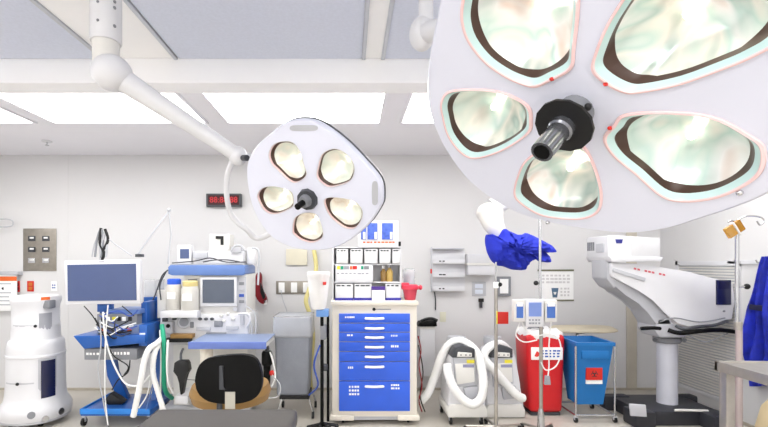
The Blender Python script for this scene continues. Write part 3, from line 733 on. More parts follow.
# ------------------------------------------------------------------ black drip stand with white pouch
d = 4.15
t = thing('drip_stand', 'black twin pole stand with blue clamp left of the drawer cart', 'stand', (X(323, d), d, 0))
MB().cyl((X(322, d), d, .05), (X(322, d), d, Z(309.5, d)), .016, seg=12).build('pole', BLACKS, t)
MB().cyl((X(327.5, d), d+.1, .06), (X(327.5, d), d+.1, Z(310, d)), .013, seg=12).build('pole', BLACKS, t)
MB().pbox(316, 328.5, 310, 317, d-.03, d+.12, .01).build('clamp', mat('sky blue plastic', '6f9fe0', .4), t)
MB().pbox(320, 326, 326, 340, d-.02, d+.12, .01).build('clamp', MIDG, t)
MB().pbox(323, 327, 366, 371, d, d+.11, .004).build('clamp', DARKG, t)
bs = MB()
for k in range(5):
    a = 2*math.pi*k/5+.5; bs.tube([(X(323, d), d+.03, .06), (X(323, d)+.14*math.cos(a), d+.03+.14*math.sin(a)*.8, .03)], [.02, .014], 8, 1)
    bs.ball((X(323, d)+.14*math.cos(a), d+.03+.14*math.sin(a)*.8, .022), .022, 10)
bs.build('base', BLACK, t)
MB().tube([W(320, 345, d-.03), W(314, 365, d-.05), W(318, 385, d-.02), W(309, 395, d+.1)], .008, 8).build('blue_line', MARKB, t)
t = thing('plastic_pouch', 'white tapered plastic pouch held above the blue clamp', 'pouch', W(319, 309, d))
R = 11*d/F
MB().lathe([(R*.55, Z(309, d)), (R*.7, Z(306, d)), (R*.95, Z(285, d)), (R, Z(277, d)), (R*1.06, Z(276, d)), (R*1.06, Z(272.5, d)), (R*.9, Z(271.5, d))], (X(318.5, d), d+.0, 0)).build('pouch_body', BAGW, t)
MB().pbox(323, 326, 282, 285, d-R-.004, d-R+.03).build('mark', RED, t, label='small red mark')

# ------------------------------------------------------------------ drawer cart
d = 4.32; db = 4.85
t = thing('drawer_cart', 'cream medical cart with seven royal blue drawers', 'drawer cart', (X(374.5, d), (d+db)/2, 0))
MB().pbox(332, 417, 303, 417, d, db, .015).build('body', CREAM, t)
MB().pbox(330.5, 418.5, 301.5, 305.5, d-.02, db+.01, .008).build('top', CREAM, t)
seps = [313.3, 323.2, 332.3, 341.9, 351.6, 361.7, 381.1, 411.5]
for i, (a, b) in enumerate(zip(seps, seps[1:])):
    dr = MB().pbox(339, 410, a+.35, b-.35, d-.02, d+.005, .004).build('drawer', BLUE, t)
    hy = a+ (5.2 if i < 6 else 5.5)
    h = MB(); h.tube([W(366, hy, d-.02), W(366.5, hy, d-.045), W(374.5, hy+.3, d-.05), W(382.5, hy, d-.045), W(383, hy, d-.02)], .012, 8)
    h.build('handle', MARKW, dr)
    mk = MB()
    if i == 0: marks(mk, 345, 355, a+2.5, a+5.5, d-.02, 1, 6)
    elif i == 2: marks(mk, 347, 353, a+1.5, a+4.5, d-.02, 1, 3); marks(mk, 391, 398, a+2, a+5, d-.02, 1, 4)
    elif i == 3: marks(mk, 391, 399, a+2.5, a+6.5, d-.02, 1, 4)
    elif i == 5: marks(mk, 348, 354, a+4, a+8, d-.02, 1, 3)
    elif i == 6: marks(mk, 349, 360, a+4, a+15, d-.02, 3, 4); marks(mk, 391, 400, a+2.5, a+9, d-.02, 2, 4)
    if len(mk.bm.verts): mk.build('label_print', MARKW, dr)
    else: mk.bm.free()
lk = MB().cyl(W(374, 309.3, d-.012), W(374, 309.3, d+.002), .016, .016, 14).build('lock', BLACK, t)
MB().pbox(375, 391, 308.9, 309.7, d-.003, d+.001).build('lock_bar', MIDG, t)
for px0, px1 in ((330, 354), (398, 420)): MB().pbox(px0, px1, 416, 421, d-.03, d+.12, .012).build('bumper', CREAM, t)
MB().pbox(333, 416, 416, 420, d+.02, db, .005).build('base', GREYP, t)
for px in (343, 409):
    for dd in (d+.07, db-.07): caster(X(px, d), dd, .024, t, ztop=.055)
MB().tube([W(418, 336, d+.1), W(421, 350, d+.1), W(419, 365, d+.1), W(422, 385, d+.1), W(419, 400, d+.1), W(422, 412, d+.1)], .006, 8).build('cable', DKRED, t)
MB().tube([W(418.5, 345, d+.15), W(423, 372, d+.15), W(420, 395, d+.15), W(425, 412, d+.15)], .006, 8).build('cable', BLACK, t)
# things on the cart
topz = Z(301.5, d-.02)+.0005
t = thing('supply_organizer', 'white tiered supply organizer with labelled clear bins on the drawer cart', 'organizer', (X(362, 4.5), 4.6, topz))
d = 4.45
fr = MB()
zz = [topz, Z(282.5, d), Z(264.5, d)]
fr.box(X(333, d), X(401, d), d+.02, d+.22, zz[1]-.006, zz[1]+.006, .002)
fr.box(X(333, d), X(401, d), d+.02, d+.22, zz[2]-.006, zz[2]+.006, .002)
fr.box(X(334, d), X(401, d), d+.02, d+.22, Z(247.5, d)-.005, Z(247.5, d)+.005, .002)
fr.box(X(333, d), X(401, d), d+.2, d+.22, topz, Z(247.5, d), .002)
for px in (333, 401): fr.box(X(px, d)-.006, X(px, d)+.006, d+.02, d+.22, topz, Z(247, d), .002)
fr.build('frame', WHITE, t)
MILK = mat('milky bin plastic', 'f2f2f4', .3, alpha=.7)
def bin_(px0, px1, py0, py1, dd, band=None, lab=True, m=None, fill=PAPER):
    b = MB().pbox(px0+.3, px1-.3, py0, py1, dd, dd+.18, .008).build('bin', MILK, t)
    MB().pbox(px0+1.2, px1-1.2, py0+3.4, py1-1.2, dd+.008, dd+.17, .006).build('contents', fill, b)
    if lab: mk = MB(); marks(mk, px0+1.5, px1-1.5, py0+.6, py0+2.8, dd, 1, 3); mk.build('label_print', MARK, b)
    if band: MB().pbox(px0, px1, py1-3.4, py1, dd-.006, dd+.01).build('band', band, b)
YF_ = mat('yellowish packets', 'e6dcc0', .6); BW_ = mat('bluish packets', 'd5dbe6', .6)
for a, b, f in ((336, 348.5, YF_), (350, 363, PAPER), (364, 378, BW_), (379, 391, BW_), (392, 400.5, PAPER)): bin_(a, b, 249, 263.5, d, fill=f)
for a, b, f in ((335, 353.5, BW_), (354, 372, PAPER)): bin_(a, b, 284, 301.3, d-.03, PURPLE, fill=f)
bin_(385.5, 401, 284, 301.3, d-.03, PURPLE, fill=BW_)
mid = MB().pbox(335.5, 373, 265, 282, d, d+.18, .006).build('drawer_unit', WHITE, t)
for px0, px1, m in ((337, 340, YELLOW), (340.5, 343.5, GREEN), (344, 349, MARKG), (350, 352, ORANGE), (352.5, 357, RED), (361, 363.5, GREEN), (364, 369, MIDG)):
    MB().pbox(px0, px1, 266, 269.3, d-.003, d+.001).build('colour_label', m, mid)
mk = MB(); marks(mk, 337, 370, 272.5, 274.5, d, 1, 8); mk.build('label_print', MARKG, mid)
MB().pbox(372, 384.8, 290, 301.4, d-.06, d-.035, .003).build('tissue_carton', PAPER, t)
MB().pbox(371.5, 385.2, 286.5, 290.2, d-.062, d-.033, .003).build('carton_lid', mat('purple lid', '4b2f86', .5), t)
# glove boxes in a holder on top
t2 = thing('glove_dispenser', 'white dispenser holding two blue glove boxes on top of the organizer', 'glove dispenser', (X(379, 4.5), 4.55, Z(247, 4.45)))
MB().pbox(358, 398.5, 220.5, 247, d, d+.14, .005).build('holder', WHITE, t2)
for a, b in ((361, 366), (367.5, 377.5), (382, 393)):
    g = MB().pbox(a, b, 223, 239.5, d-.008, d+.01, .004).build('glove_window', GLOVEB, t2)
    mk = MB(); mk.pbox(b-3, b-.6, 232, 239, d-.011, d-.007); mk.build('window_flap', PAPER, g)
mk = MB(); marks(mk, 363, 396, 241, 243.6, d, 1, 9); mk.build('label_print', ORANGE, t2)
MB().pbox(398.5, 401, 241.5, 246, d+.01, d+.08, .004).build('side_clip', BLACK, t2)
# bottles and cups on the organizer
def bottle(px, py0, py1, r, m, cm, label, dd=4.52, cat='bottle', prof=None):
    z0, z1 = Z(py1, dd), Z(py0, dd); h = z1-z0; x = X(px, dd)
    t = thing('bottle', label, cat, (x, dd, z0), 'bottles on the organizer')
    MB().lathe([(r*.9, z0), (r, z0+h*.05), (r, z0+h*.6), (r*.45, z0+h*.78), (r*.4, z0+h*.84)], (x, dd, 0), 18).build('body', m, t)
    MB().lathe([(r*.5, z0+h*.84), (r*.5, z1)], (x, dd, 0), 14).build('cap', cm, t)
zb = Z(282.5, 4.45)+.006
pyb = 262-(zb-H)*F/4.52
bottle(383.5, 266, pyb, .032, BOTTLE, MARKW, 'brown glass bottle on the middle organizer shelf, left of its pair')
bottle(389.5, 265, pyb, .034, mat('honey glass', 'b99a55', .25), MARKG, 'honey coloured bottle on the middle organizer shelf, right of its pair')
t = thing('specimen_cup', 'clear round specimen cup behind the red sharps bucket', 'cup', (X(409, 4.69), 4.69, topz))
MB().lathe([(.055, topz), (.06, topz+.02), (.06, Z(279, 4.62)), (.066, Z(278, 4.62)), (.066, Z(270, 4.62)), (.05, Z(268.5, 4.62))], (X(409, 4.69), 4.69, 0), 22).build('cup', CLEAR, t)
MB().lathe([(.05, Z(284, 4.62)), (.05, Z(274, 4.62))], (X(409, 4.69), 4.69, 0), 22).build('contents', BW_, t)
d = 4.42
t = thing('sharps_bucket', 'translucent red sharps bucket on the right end of the drawer cart', 'sharps bucket', (X(411.5, d), d+.06, topz))
MB().lathe([(.05, topz), (.056, topz+.01), (.075, Z(289, d))], (X(411, d), d+.07, 0), 24).build('bucket', REDT, t)
MB().lathe([(.08, Z(290, d)), (.088, Z(289, d)), (.088, Z(286.5, d)), (.07, Z(285, d))], (X(411, d), d+.07, 0), 24).build('lid', mat('rose red lid', 'd93a50', .35), t)
MB().box(X(402, d), X(410, d), d+.03, d+.1, Z(287, d), Z(283, d), .012).build('flap', MATS['rose red lid'], t)
MB().ball(W(420.5, 287.5, d+.07), (.02, .03, .026), 10).build('catch', MATS['rose red lid'], t)

# ------------------------------------------------------------------ back wall right of the cart
d = YB
t = thing('file_rack', 'three-tier white wall file rack with black labels', 'file rack', W(448, 292, d))
MB().pbox(431, 432.2, 247, 292, d-.13, d-.1, .002).build('side_rail', GREYP, t)
MB().pbox(431.5, 465, 250, 291, d-.012, d-.0005, .003).build('back_plate', WHITE, t)
for py in (262.5, 276, 290):
    y = MB(); y.pbox(433, 464.5, py-3.6, py+1.2, d-.09, d-.075, .003); y.pbox(433, 464.5, py, py+1.2, d-.075, d-.001, .002)
    y = y.build('tray', WHITE, t)
    mk = MB(); marks(mk, 439, 446, py-2.4, py-.2, d-.09, 1, 2); mk.build('label_print', MARK, y)
MB().pbox(433, 464.5, 248, 249.5, d-.08, d-.0005, .003).build('top_bar', GREYP, t)
MB().pbox(430.5, 432, 269, 273.5, d-.14, d-.12, .002).build('tab', RED, t, label='small red tab')
MB().tube([W(434.5, 292, d-.03), W(435.5, 300, d-.02), W(435.5, 310, d-.02)], .008, 8).build('cord', DARKG, t)
t = thing('wall_shelf', 'white boxed wall shelf right of the file rack', 'wall shelf', W(480, 275, d))
for a, b in ((254, 263), (265, 275)):
    s_ = MB().pbox(468, 495, a, b, d-.12, d-.0005, .005).build('box', WHITE, t)
MB().pbox(467, 496, 263, 265.3, d-.13, d-.0005, .003).build('shelf', OFFW, t)
t = outlet(472, 486, 282, 296, GREYP, BW_, 'grey framed outlet plate below the white wall shelf')
t = thing('wall_clip', 'small black clip on the wall below the grey outlet plate', 'clip', W(481, 308, d))
MB().pbox(479, 484, 298.5, 302, d-.03, d-.0005, .004).build('bracket', BLACK, t)
MB().pbox(480, 482.6, 302, 308, d-.04, d-.01, .004).build('clip', DARKG, t)
t = thing('wall_dispenser', 'grey framed white wall box just right of the steel pole', 'wall box', W(503, 295, d))
MB().pbox(497.5, 511, 276.5, 296, d-.05, d-.0005, .005).build('frame', MIDG, t)
MB().pbox(500, 508.5, 279, 293.5, d-.055, d-.049, .003).build('front', PAPER, t)
t = thing('poster', 'white wall poster with dark edges and a blue cup picture', 'poster', W(556, 301, d))
MB().pbox(538.5, 573.5, 271, 300, d-.008, d-.0005).build('sheet', PAPER, t)
for a, b in ((269.5, 271.2), (299.6, 301)): MB().pbox(538, 574, a, b, d-.014, d-.0005, .001).build('edge_bar', mat('olive strip', '6f6f58', .5), t)
MB().pprism([(551.5, 288), (558.5, 288), (557.2, 297.5), (552.8, 297.5)], d-.011, d-.008).build('cup_picture', mat('slate blue print', '4d6a86', .5), t)
MB().pprism([(553.5, 292), (556.5, 292), (555.8, 294.5), (554.2, 294.5)], d-.013, d-.0109).build('picture_highlight', MARKW, t)
mk = MB(); marks(mk, 542, 571, 274, 284, d-.008, 3, 7); marks(mk, 560.5, 571, 287, 297, d-.008, 3, 3); mk.build('printing', mat('faint print', 'd2d0d2', .6), t)
# white wall chest with black device
t = thing('wall_chest', 'narrow white box on the wall right of the drawer cart', 'wall box', W(427, 376, 5.3))
MB().pbox(420, 435, 328.5, 376, 5.25, 5.4995, .012).build('body', WHITE, t)
MB().pbox(419.5, 435.5, 326.8, 329, 5.24, 5.4995, .004).build('top', OFFW, t)
t = thing('telephone', 'black handset device lying on the narrow white wall box', 'telephone', W(428, 326.8, 5.3))
MB().pprism([(417.5, 326.5), (420, 322.5), (427, 321), (436.5, 322), (437.5, 326.5)], 5.22, 5.4, .012).build('base', BLACKS, t)
MB().tube([W(421, 321.5, 5.26), W(426, 319, 5.26), W(432, 318.6, 5.26), W(437, 321, 5.26)], [.022, .016, .016, .024], 10).build('handset', BLACK, t)
tag(MB().pbox(440, 446, 312, 322, d-.012, d-.0005, .003).build('wall_cover', mat('pale olive cover', 'd8d6c2', .5), loc=W(443, 322, d)), 'pale blank cover plate on the wall above the hose machine', 'cover plate')

# ------------------------------------------------------------------ hose machines (smoke evacuators)
def evacuator(px, d, label, hoses, s=1.0):
    k = d/4.3
    def P(a, b, dd=0): return W(px+a, b, d+dd)
    t = thing('smoke_evacuator', label, 'smoke evacuator', (X(px, d), d+.2, 0), 'smoke evacuators')
    def sh(pts): return [(px+a, b) for a, b in pts]
    MB().pprism(sh([(-16, 416), (-18, 405), (-17, 398), (-15, 360), (-12, 352), (8, 350), (12, 356), (16, 384), (20, 402), (20, 414)]), d+.03, d+.42, .03).build('body', WHITE, t)
    MB().pprism(sh([(-18, 418), (-19, 410), (-15, 405), (19, 405), (21.5, 410), (21.5, 418)]), d, d+.45, .02).build('base', OFFW, t)
    fp = MB().pprism(sh([(-13, 356), (8.5, 356), (10, 384), (-10, 388)]), d, d+.06, .012).build('front_panel', GREYP, t)
    MB().pprism(sh([(-11, 364), (8, 363), (9, 382), (-9, 385)]), d-.008, d+.02, .008).build('front_plate', OFFW, fp)
    MB().pbox(px+1, px+8.5, 360, 363, d-.012, d, 0).build('yellow_label', YELLOW, fp)
    MB().pbox(px-3, px+8, 364.5, 367.5, d-.012, d-.006, 0).build('blue_label', mat('grey violet print', '8a8aa8', .5), fp)
    cp = MB().pprism(sh([(-14, 358), (-10, 348), (-3, 345), (9, 349), (9, 358)]), d-.01, d+.2, .012).build('control_panel', DARKG, t)
    MB().pprism(sh([(-8, 352), (6, 353), (6, 357), (-9, 357)]), d-.016, d+.01, .004).build('display', OFFW, cp)
    for a in (-5, 0, 4): MB().ball(P(a, 355, -.018), .007, 8).build('button', DARKG, cp)
    MB().pprism(sh([(-2, 388), (12, 386), (15, 398), (0, 400)]), d-.005, d+.06, .008).build('filter_cover', GREYP, t)
    for a, dd in ((-14, .06), (17, .06), (-16, .4), (18, .4)): caster(X(px+a, d), d+dd, .036, t, ztop=Z(417, d))
    MB().lathe([(.09, Z(352, d)), (.10, Z(345, d)), (.09, Z(341, d))], (X(px-3, d), d+.26, 0), 22).build('hose_port', GREYP, t)
    for h in hoses: MB().hose([P(a, b, dd) for a, b, dd in h], .044*s).build('hose', HOSE, t)
    return t
u1 = evacuator(466, 4.28, 'white hose machine nearest the drawer cart with hose coiled round its front', [
    [(-19, 364, -.02), (-17, 376, -.06), (-11, 390, -.08), (-1, 401, -.08), (8, 404, -.08), (15, 398, -.08), (17.5, 386, -.07), (16, 370, -.03), (12, 355, .03), (3, 345, .1), (-7, 341, .16), (-17, 345, .2), (-25, 358, .22), (-31, 376, .24), (-38, 393, .24), (-46, 402, .26)]], .95)
u2 = evacuator(504, 4.5, 'white hose machine beside the red bin with hose slung across it', [
    [(6, 352, .2), (-4, 344, .12), (-16, 348, .0), (-20, 358, -.06), (-10, 370, -.08), (2, 384, -.08), (14, 396, -.08), (19, 398, -.05)]], .95)

# ------------------------------------------------------------------ steel poles
def star_base(t, x, y, n, r, z, m, ph=0, rad=.014):
    for k in range(n):
        a = 2*math.pi*k/n+ph; q = (x+r*math.cos(a), y+r*math.sin(a))
        l = MB().tube([(x, y, z), (q[0], q[1], z-.02)], [rad, rad*.8], 8, 1).build('leg', m, t)
        MB().cyl((q[0]-.011, q[1], .027), (q[0]+.011, q[1], .027), .027, seg=12).build('caster', BLACK, l)
d = 4.08
t = thing('iv_pole', 'steel drip pole with red tag between the two hose machines', 'drip pole', (X(496, d), d, 0), 'drip poles')
MB().cyl((X(496, d), d, .07), (X(496, d), d, Z(284, d)), .016, seg=14).build('pole', STEEL, t)
MB().cyl((X(496, d), d, Z(285, d)), (X(496, d), d, Z(262, d)), .008, seg=10).build('inner_pole', CHROME, t)
MB().lathe([(.024, Z(288, d)), (.024, Z(282, d))], (X(496, d), d, 0), 12).build('collar', MARKW, t)
MB().ball(W(500, 284.5, d-.01), .02, 10).build('clamp_knob', BLACK, t)
MB().pbox(497.3, 508.5, 312, 324, d-.012, d-.002, .002).build('tag', RED, t)
MB().pbox(496.5, 497.6, 311, 324, d-.02, d-.0, .002).build('tag_edge', YELLOW, t)
star_base(t, X(496, d), d, 5, .27, .075, STEEL, .35)
d = 4.02
t = thing('iv_pole', 'tall steel drip pole carrying three infusion pumps in front of the red bin', 'drip pole', (X(541, d), d, 0), 'drip poles')
MB().cyl((X(541, d), d, .07), (X(541, d), d, Z(300, d)), .016, seg=14).build('pole', STEEL, t)
MB().cyl((X(540, d), d, Z(300, d)), (X(540, d), d, Z(216, d)), .012, seg=10).build('inner_pole', CHROME, t)
MB().ball(W(536, 283, d), .022, 10).build('clamp_knob', BLACK, t)
hkk = MB()
for sgn in (-1, 1): hkk.tube([W(540, 217, d), W(540+sgn*5, 214, d), W(540+sgn*10, 216, d), W(540+sgn*10, 211, d)], .005, 8)
hkk.build('hook', CHROME, t)
MB().lathe([(.03, .06), (.034, .09), (.028, .2), (.018, .26)], (X(541, d), d, 0), 14).build('base_hub', CHROME, t)
star_base(t, X(541, d), d, 5, .22, .075, STEEL, -.5)
pt = thing('infusion_pump', 'white three-channel infusion pump with blue screens on the tall drip pole', 'infusion pump', W(536, 327, d))
dd = d-.11
pb = MB().pbox(526, 544, 299.5, 327, dd, d-.02, .01).build('main_unit', WHITE, pt)
MB().pbox(529, 541.5, 302.5, 316.5, dd-.004, dd+.002).build('screen', mat('pale blue display', '7f97d8', .3), pb)
mk = MB(); marks(mk, 529, 541.5, 318.5, 325, dd, 2, 4); mk.build('keypad', MARKG, pb)
for a, b in ((514.5, 525.5), (545, 557.5)):
    m_ = MB().pbox(a, b, 300, 322, dd+.01, d-.02, .01).build('channel_module', OFFW, pt)
    MB().pbox(a+2.2, b-2.2, 304, 318, dd+.005, dd+.012).build('module_window', mat('mid blue display', '4d74c2', .3), m_)
    MB().pbox(a+2.6, b-2.6, 302.5, 306.5, dd+.002, dd+.008).build('module_label', MARKW, m_)
for pts, r in (([(522, 322), (526, 330), (535, 336), (548, 334), (558, 338), (561, 352), (556, 366), (546, 370), (541, 362)], .006), ([(551, 322), (549, 345), (549, 365), (548, 376)], .006), ([(520, 322), (516, 335), (524, 342), (537, 340)], .006)):
    MB().tube([W(a, b, d-.06) for a, b in pts], r, 8).build('line', HOSE, pt)
MB().pprism([(546, 376), (550, 376), (551, 385), (545, 385)], d-.07, d-.04, .004).build('plug', MARKG, pt)
MB().cyl(W(541, 310, d-.03), W(541, 310, d+.02), .025, .025, 12).build('pole_clamp', MIDG, pt)

# ------------------------------------------------------------------ ceiling boom with blue cloth
d = 4.6
t = thing('boom_arm', 'white bent boom arm coming down behind the big lamp', 'boom', (X(535, d), d, ZC))
MB().lathe([(.05, Z(176, d)), (.05, ZC-.03), (.1, ZC-.03), (.1, ZC)], (X(535, d), d, 0), 20).build('ceiling_post', WHITE, t)
MB().tube([W(535, 178, d), W(513, 197, d), W(492, 208, d)], [.06, .07, .1], 16).build('arm', WHITE, t)
MB().ball(W(490, 213, d), (.14, .12, .11), 20).build('elbow_joint', OFFW, t)
MB().tube([W(490, 212, d-.02), W(494, 225, d-.06), W(503, 240, d-.08)], [.135, .105, .06], 18).build('arm_tip', OFFW, t)
base = [(488, 237), (492, 233), (500, 237), (505, 228), (512, 231), (520, 234), (528, 233), (535, 235), (545, 240), (557, 247), (557, 252), (548, 251), (553, 258), (550, 263), (540, 257), (533, 262), (530, 268), (520, 270), (505, 267), (496, 262), (490, 252)]
cl = MB(); cd = 4.38
L = smooth_pts([W(a, b, cd) for a, b in base], 5, True); cc = W(515, 250, cd)
rings = []
for s, o in ((.9, .16), (1.0, .1), (.98, .04), (.82, -.02), (.6, -.05), (.38, -.065), (.15, -.07)):
    q = []
    for i, p in enumerate(L):
        v = cc+(p-cc)*s; w = .022*math.sin(i*.55+s*9)+.014*math.sin(i*1.3-s*14)
        q.append(v+Vector((0, o+w*(1 if s < .99 else .3), .3*w)))
    rings.append(cl.ring(q))
for a, b in zip(rings, rings[1:]): cl.bridge(a, b)
cl.cap(rings[0]); cl.cap(rings[-1])
tag(cl.build('cloth', SCRUB, loc=W(515, 268, cd)), 'crumpled royal blue cloth bundled on the end of the white boom arm', 'cloth')

# ------------------------------------------------------------------ red bin
d = 4.55
t = thing('waste_bin', 'red waste bin with white liner bulging at the top', 'bin', (X(547, d), d+.18, 0), 'waste bins')
taper(MB(), X(531, d), X(564, d), X(527, d), X(566, d), d, d+.37, .03, Z(335, d), .02, .05).build('body', REDB, t)
MB().box(X(532, d), X(562, d), d+.03, d+.33, 0, .035, .01).build('foot', DARKG, t)
p_ = MB().pbox(531.5, 563, 347.5, 360, d-.012, d+.004, .006).build('label_plate', MARKW, t)
MB().cyl(W(536.5, 354, d-.016), W(536.5, 354, d-.011), .028, .028, 18).build('red_dot', RED, p_)
mk = MB(); marks(mk, 541, 561, 349.5, 358, d-.0125, 3, 5); mk.build('printing', MARKB, p_)
lb = MB()
def bag(u, v):
    a = 2*math.pi*u; rr = 1+.05*math.sin(9*a)+.03*math.sin(17*a)
    x = .2*math.copysign(abs(math.cos(a))**.7, math.cos(a)); y = .19*math.copysign(abs(math.sin(a))**.7, math.sin(a))
    prof = ((1.0, -.035), (1.03, -.01), (1.0, .02), (.9, .035), (.6, .03), (.2, .02))[int(round(v*5))]
    return Vector((X(547, d)+x*rr*prof[0], d+.185+y*rr*prof[0], Z(335, d)+prof[1]+.012*math.sin(7*a+3*v)))
rings = [lb.ring([bag(i/48, j/5) for i in range(48)]) for j in range(6)]
for a, b in zip(rings, rings[1:]): lb.bridge(a, b)
lb.cap(rings[-1]); lb.cap(rings[0], True)
lb.build('liner', BAGW, t)
MB().tube([W(527, 331, d+.15), W(531, 327, d+.2), W(538, 326.5, d+.2), W(543, 329, d+.17)], .016, 8).build('lid_handle', MIDG, t)
# blue bin
d = 4.4
t = thing('waste_bin', 'tall tapered blue bin on a chrome stand with biohazard label', 'bin', (X(592, d), d+.2, 0), 'waste bins')
bb = MB()
o1 = bb.ring([(X(580, d), d+.05, Z(406, d)), (X(606, d), d+.05, Z(406, d)), (X(606, d), d+.25, Z(406, d)), (X(580, d), d+.25, Z(406, d))])
o2 = bb.ring([(X(577, d), d, Z(344.5, d)), (X(613.5, d), d, Z(344.5, d)), (X(613.5, d), d+.40, Z(344.5, d)), (X(577, d), d+.40, Z(344.5, d))])
o3 = bb.ring([(X(576, d), d-.01, Z(342.5, d)), (X(615, d), d-.01, Z(342.5, d)), (X(615, d), d+.41, Z(342.5, d)), (X(576, d), d+.41, Z(342.5, d))])
i3 = bb.ring([(X(578.5, d), d+.015, Z(342.5, d)), (X(612.5, d), d+.015, Z(342.5, d)), (X(612.5, d), d+.39, Z(342.5, d)), (X(578.5, d), d+.39, Z(342.5, d))])
i1 = bb.ring([(X(582, d), d+.07, Z(403, d)), (X(604, d), d+.07, Z(403, d)), (X(604, d), d+.23, Z(403, d)), (X(582, d), d+.23, Z(403, d))])
o2b = bb.ring([(X(576, d), d-.01, Z(346, d)), (X(615, d), d-.01, Z(346, d)), (X(615, d), d+.41, Z(346, d)), (X(576, d), d+.41, Z(346, d))])
bb.cap(o1, True); bb.bridge(o1, o2); bb.bridge(o2, o2b); bb.bridge(o2b, o3); bb.bridge(o3, i3); bb.bridge(i3, i1); bb.cap(i1)
bb.build('bucket', BINB, t)
MB().pbox(582, 609, 351, 359, d-.004, d+.02, .006).build('grip_recess', BINB, t)
l_ = MB().pbox(586.5, 602.5, 368, 380, d+.008, d+.03).build('biohazard_label', RED, t)
bio = MB(); bc = W(594.5, 374, d+.007)
for k in range(3):
    a = math.pi/2+2*math.pi*k/3; c0 = bc+Vector((math.cos(a)*.017, 0, math.sin(a)*.017))
    pts = [c0+Vector((math.cos(a+q)*.018, 0, math.sin(a+q)*.018)) for q in [math.radians(g) for g in range(35, 326, 29)]]
    bio.tube(pts, .0035, 6, 1)
bio.ball(bc, .006, 8)
bio.build('biohazard_symbol', MARK, l_)
MB().pbox(586.5, 602.5, 380.3, 384, d+.012, d+.03).build('sticker', MARKW, t)
st = MB()
for px in (575, 614):
    for dy in (0, .415):
        st.cyl((X(px, d)+(0 if px > 600 else 0), d+dy-.015, .06), (X(px, d)+(0 if px > 600 else 0), d+dy-.015, Z(346, d)), .010, seg=10)
for zz_ in (.07,):
    for dy in (-.015, .40): st.cyl((X(575, d), d+dy, zz_), (X(614, d), d+dy, zz_), .010, seg=10)
    for x_ in (X(575, d), X(614, d)): st.cyl((x_, d-.015, zz_), (x_, d+.40, zz_), .010, seg=10)
st.build('stand', CHROME, t)
for px in (575, 614):
    for dy in (-.015, .40): caster(X(px, d)+(0 if px > 600 else 0), d+dy, .027, t, ztop=.06)
Ml = Matrix.Translation((X(586, 4.85), 4.92, Z(330, 4.85))) @ Matrix.Rotation(math.radians(5), 4, 'X')
ld = MB().lathe([(.345, -.02), (.37, -.012), (.37, .0), (.33, .022), (.1, .03)], (0, 0, 0), 36, ex=3.2, sy=.33)
for v in ld.bm.verts: v.co = Ml @ v.co
ld.build('lid', LIDM, t)
MB().tube([(X(600, d), d+.40, Z(346, d)), (X(600, d), d+.44, Z(341, d)), (X(592, 4.85), 4.9, Z(333, 4.85))], .012, 8).build('lid_hinge', CHROME, t)

# ------------------------------------------------------------------ operating microscope
d = 4.35
t = thing('operating_microscope', 'large white floor standing operating microscope with grey column and black handlebars', 'microscope', (X(668, 4.5), 4.55, 0))
hd = MB().pprism([(608, 235.5), (615, 235), (660, 238), (660, 259), (615, 260), (608, 257)], d, d+.4, .02).build('head', WHITE, t)
vt = MB(); xs = X(608, d)
for k in range(4): vt.box(xs-.006, xs+.004, d+.37-k*.035-.02, d+.37-k*.035, Z(250, d), Z(241, d))
vt.build('vent', MIDG, hd)
MB().box(xs-.012, xs+.004, d+.06, d+.2, Z(252, d), Z(243, d), .006).build('vent_cover', GREYP, hd)
MB().pprism([(632, 236.5), (660, 238), (660, 257), (632, 257)], d-.006, d+.01, .004).build('head_panel', mat('light steel panel', 'cfcfd2', .4), hd)
lg = MB(); lg.pprism([(615.5, 239.3), (623, 239.3), (622, 243.3), (616.5, 243.3)], d-.004, d+.002); lg.build('badge', mat('navy badge', '2b2f80', .4), hd)
MB().pprism([(609, 256), (664, 257), (661, 261.5), (612, 262)], d-.02, d+.42, .012).build('head_lip', WHITE, t)
armp = [(611, 262), (640, 264), (690, 272), (734, 283), (736, 300), (733, 320), (712, 325), (690, 327), (676, 326), (668, 312), (655, 298), (640, 288), (622, 282), (612, 277)]
MB().pprism(armp, d+.02, d+.36, .03).build('arm', WHITE, t)
MB().pprism([(606, 258), (611, 262), (612, 276), (622, 282), (640, 288), (655, 298), (668, 313), (674, 326), (655, 326), (650, 312), (640, 302), (626, 293), (614, 288), (607, 279)], d+.06, d+.34, .02).build('arm_underside', GREYP, t)
MB().pprism([(614, 268), (646, 278), (645, 281.5), (613, 271.5)], d+.008, d+.03, .003).build('arm_grip', GREYP, t)
mk = MB()
for k in range(9):
    if k in (2, 6): continue
    mk.pprism([(634+k*3.6, 267.6+k*.75), (636.4+k*3.6, 268.1+k*.75), (636.4+k*3.6, 270+k*.75), (634+k*3.6, 269.5+k*.75)], d+.0165, d+.021)
mk.build('lettering', mat('rose print', 'c9606a', .5), t)
sc_ = MB().pbox(717, 731.5, 280, 305, d+.005, d+.03, .006).build('touch_panel', NAVY, t)
MB().pbox(719, 729.5, 282, 289, d+.002, d+.007).build('panel_window', mat('black violet glass', '14143c', .15), sc_)
MB().ball(W(724, 311, d+.015), .012, 8).build('button', MIDG, t)
MB().pprism([(657, 318), (692, 318), (694, 331), (684, 338), (660, 338), (655, 331)], d+.06, d+.34, .02).build('shoulder', mat('silver grey lacquer', 'c4c5cc', .4), t)
cx_ = X(667, 4.55)
MB().lathe([(.1, .13), (.092, .15), (.09, Z(336, 4.5)), (.1, Z(335, 4.5))], (cx_, 4.55, 0), 30).build('column', mat('column grey', 'c0c1cb', .4), t)
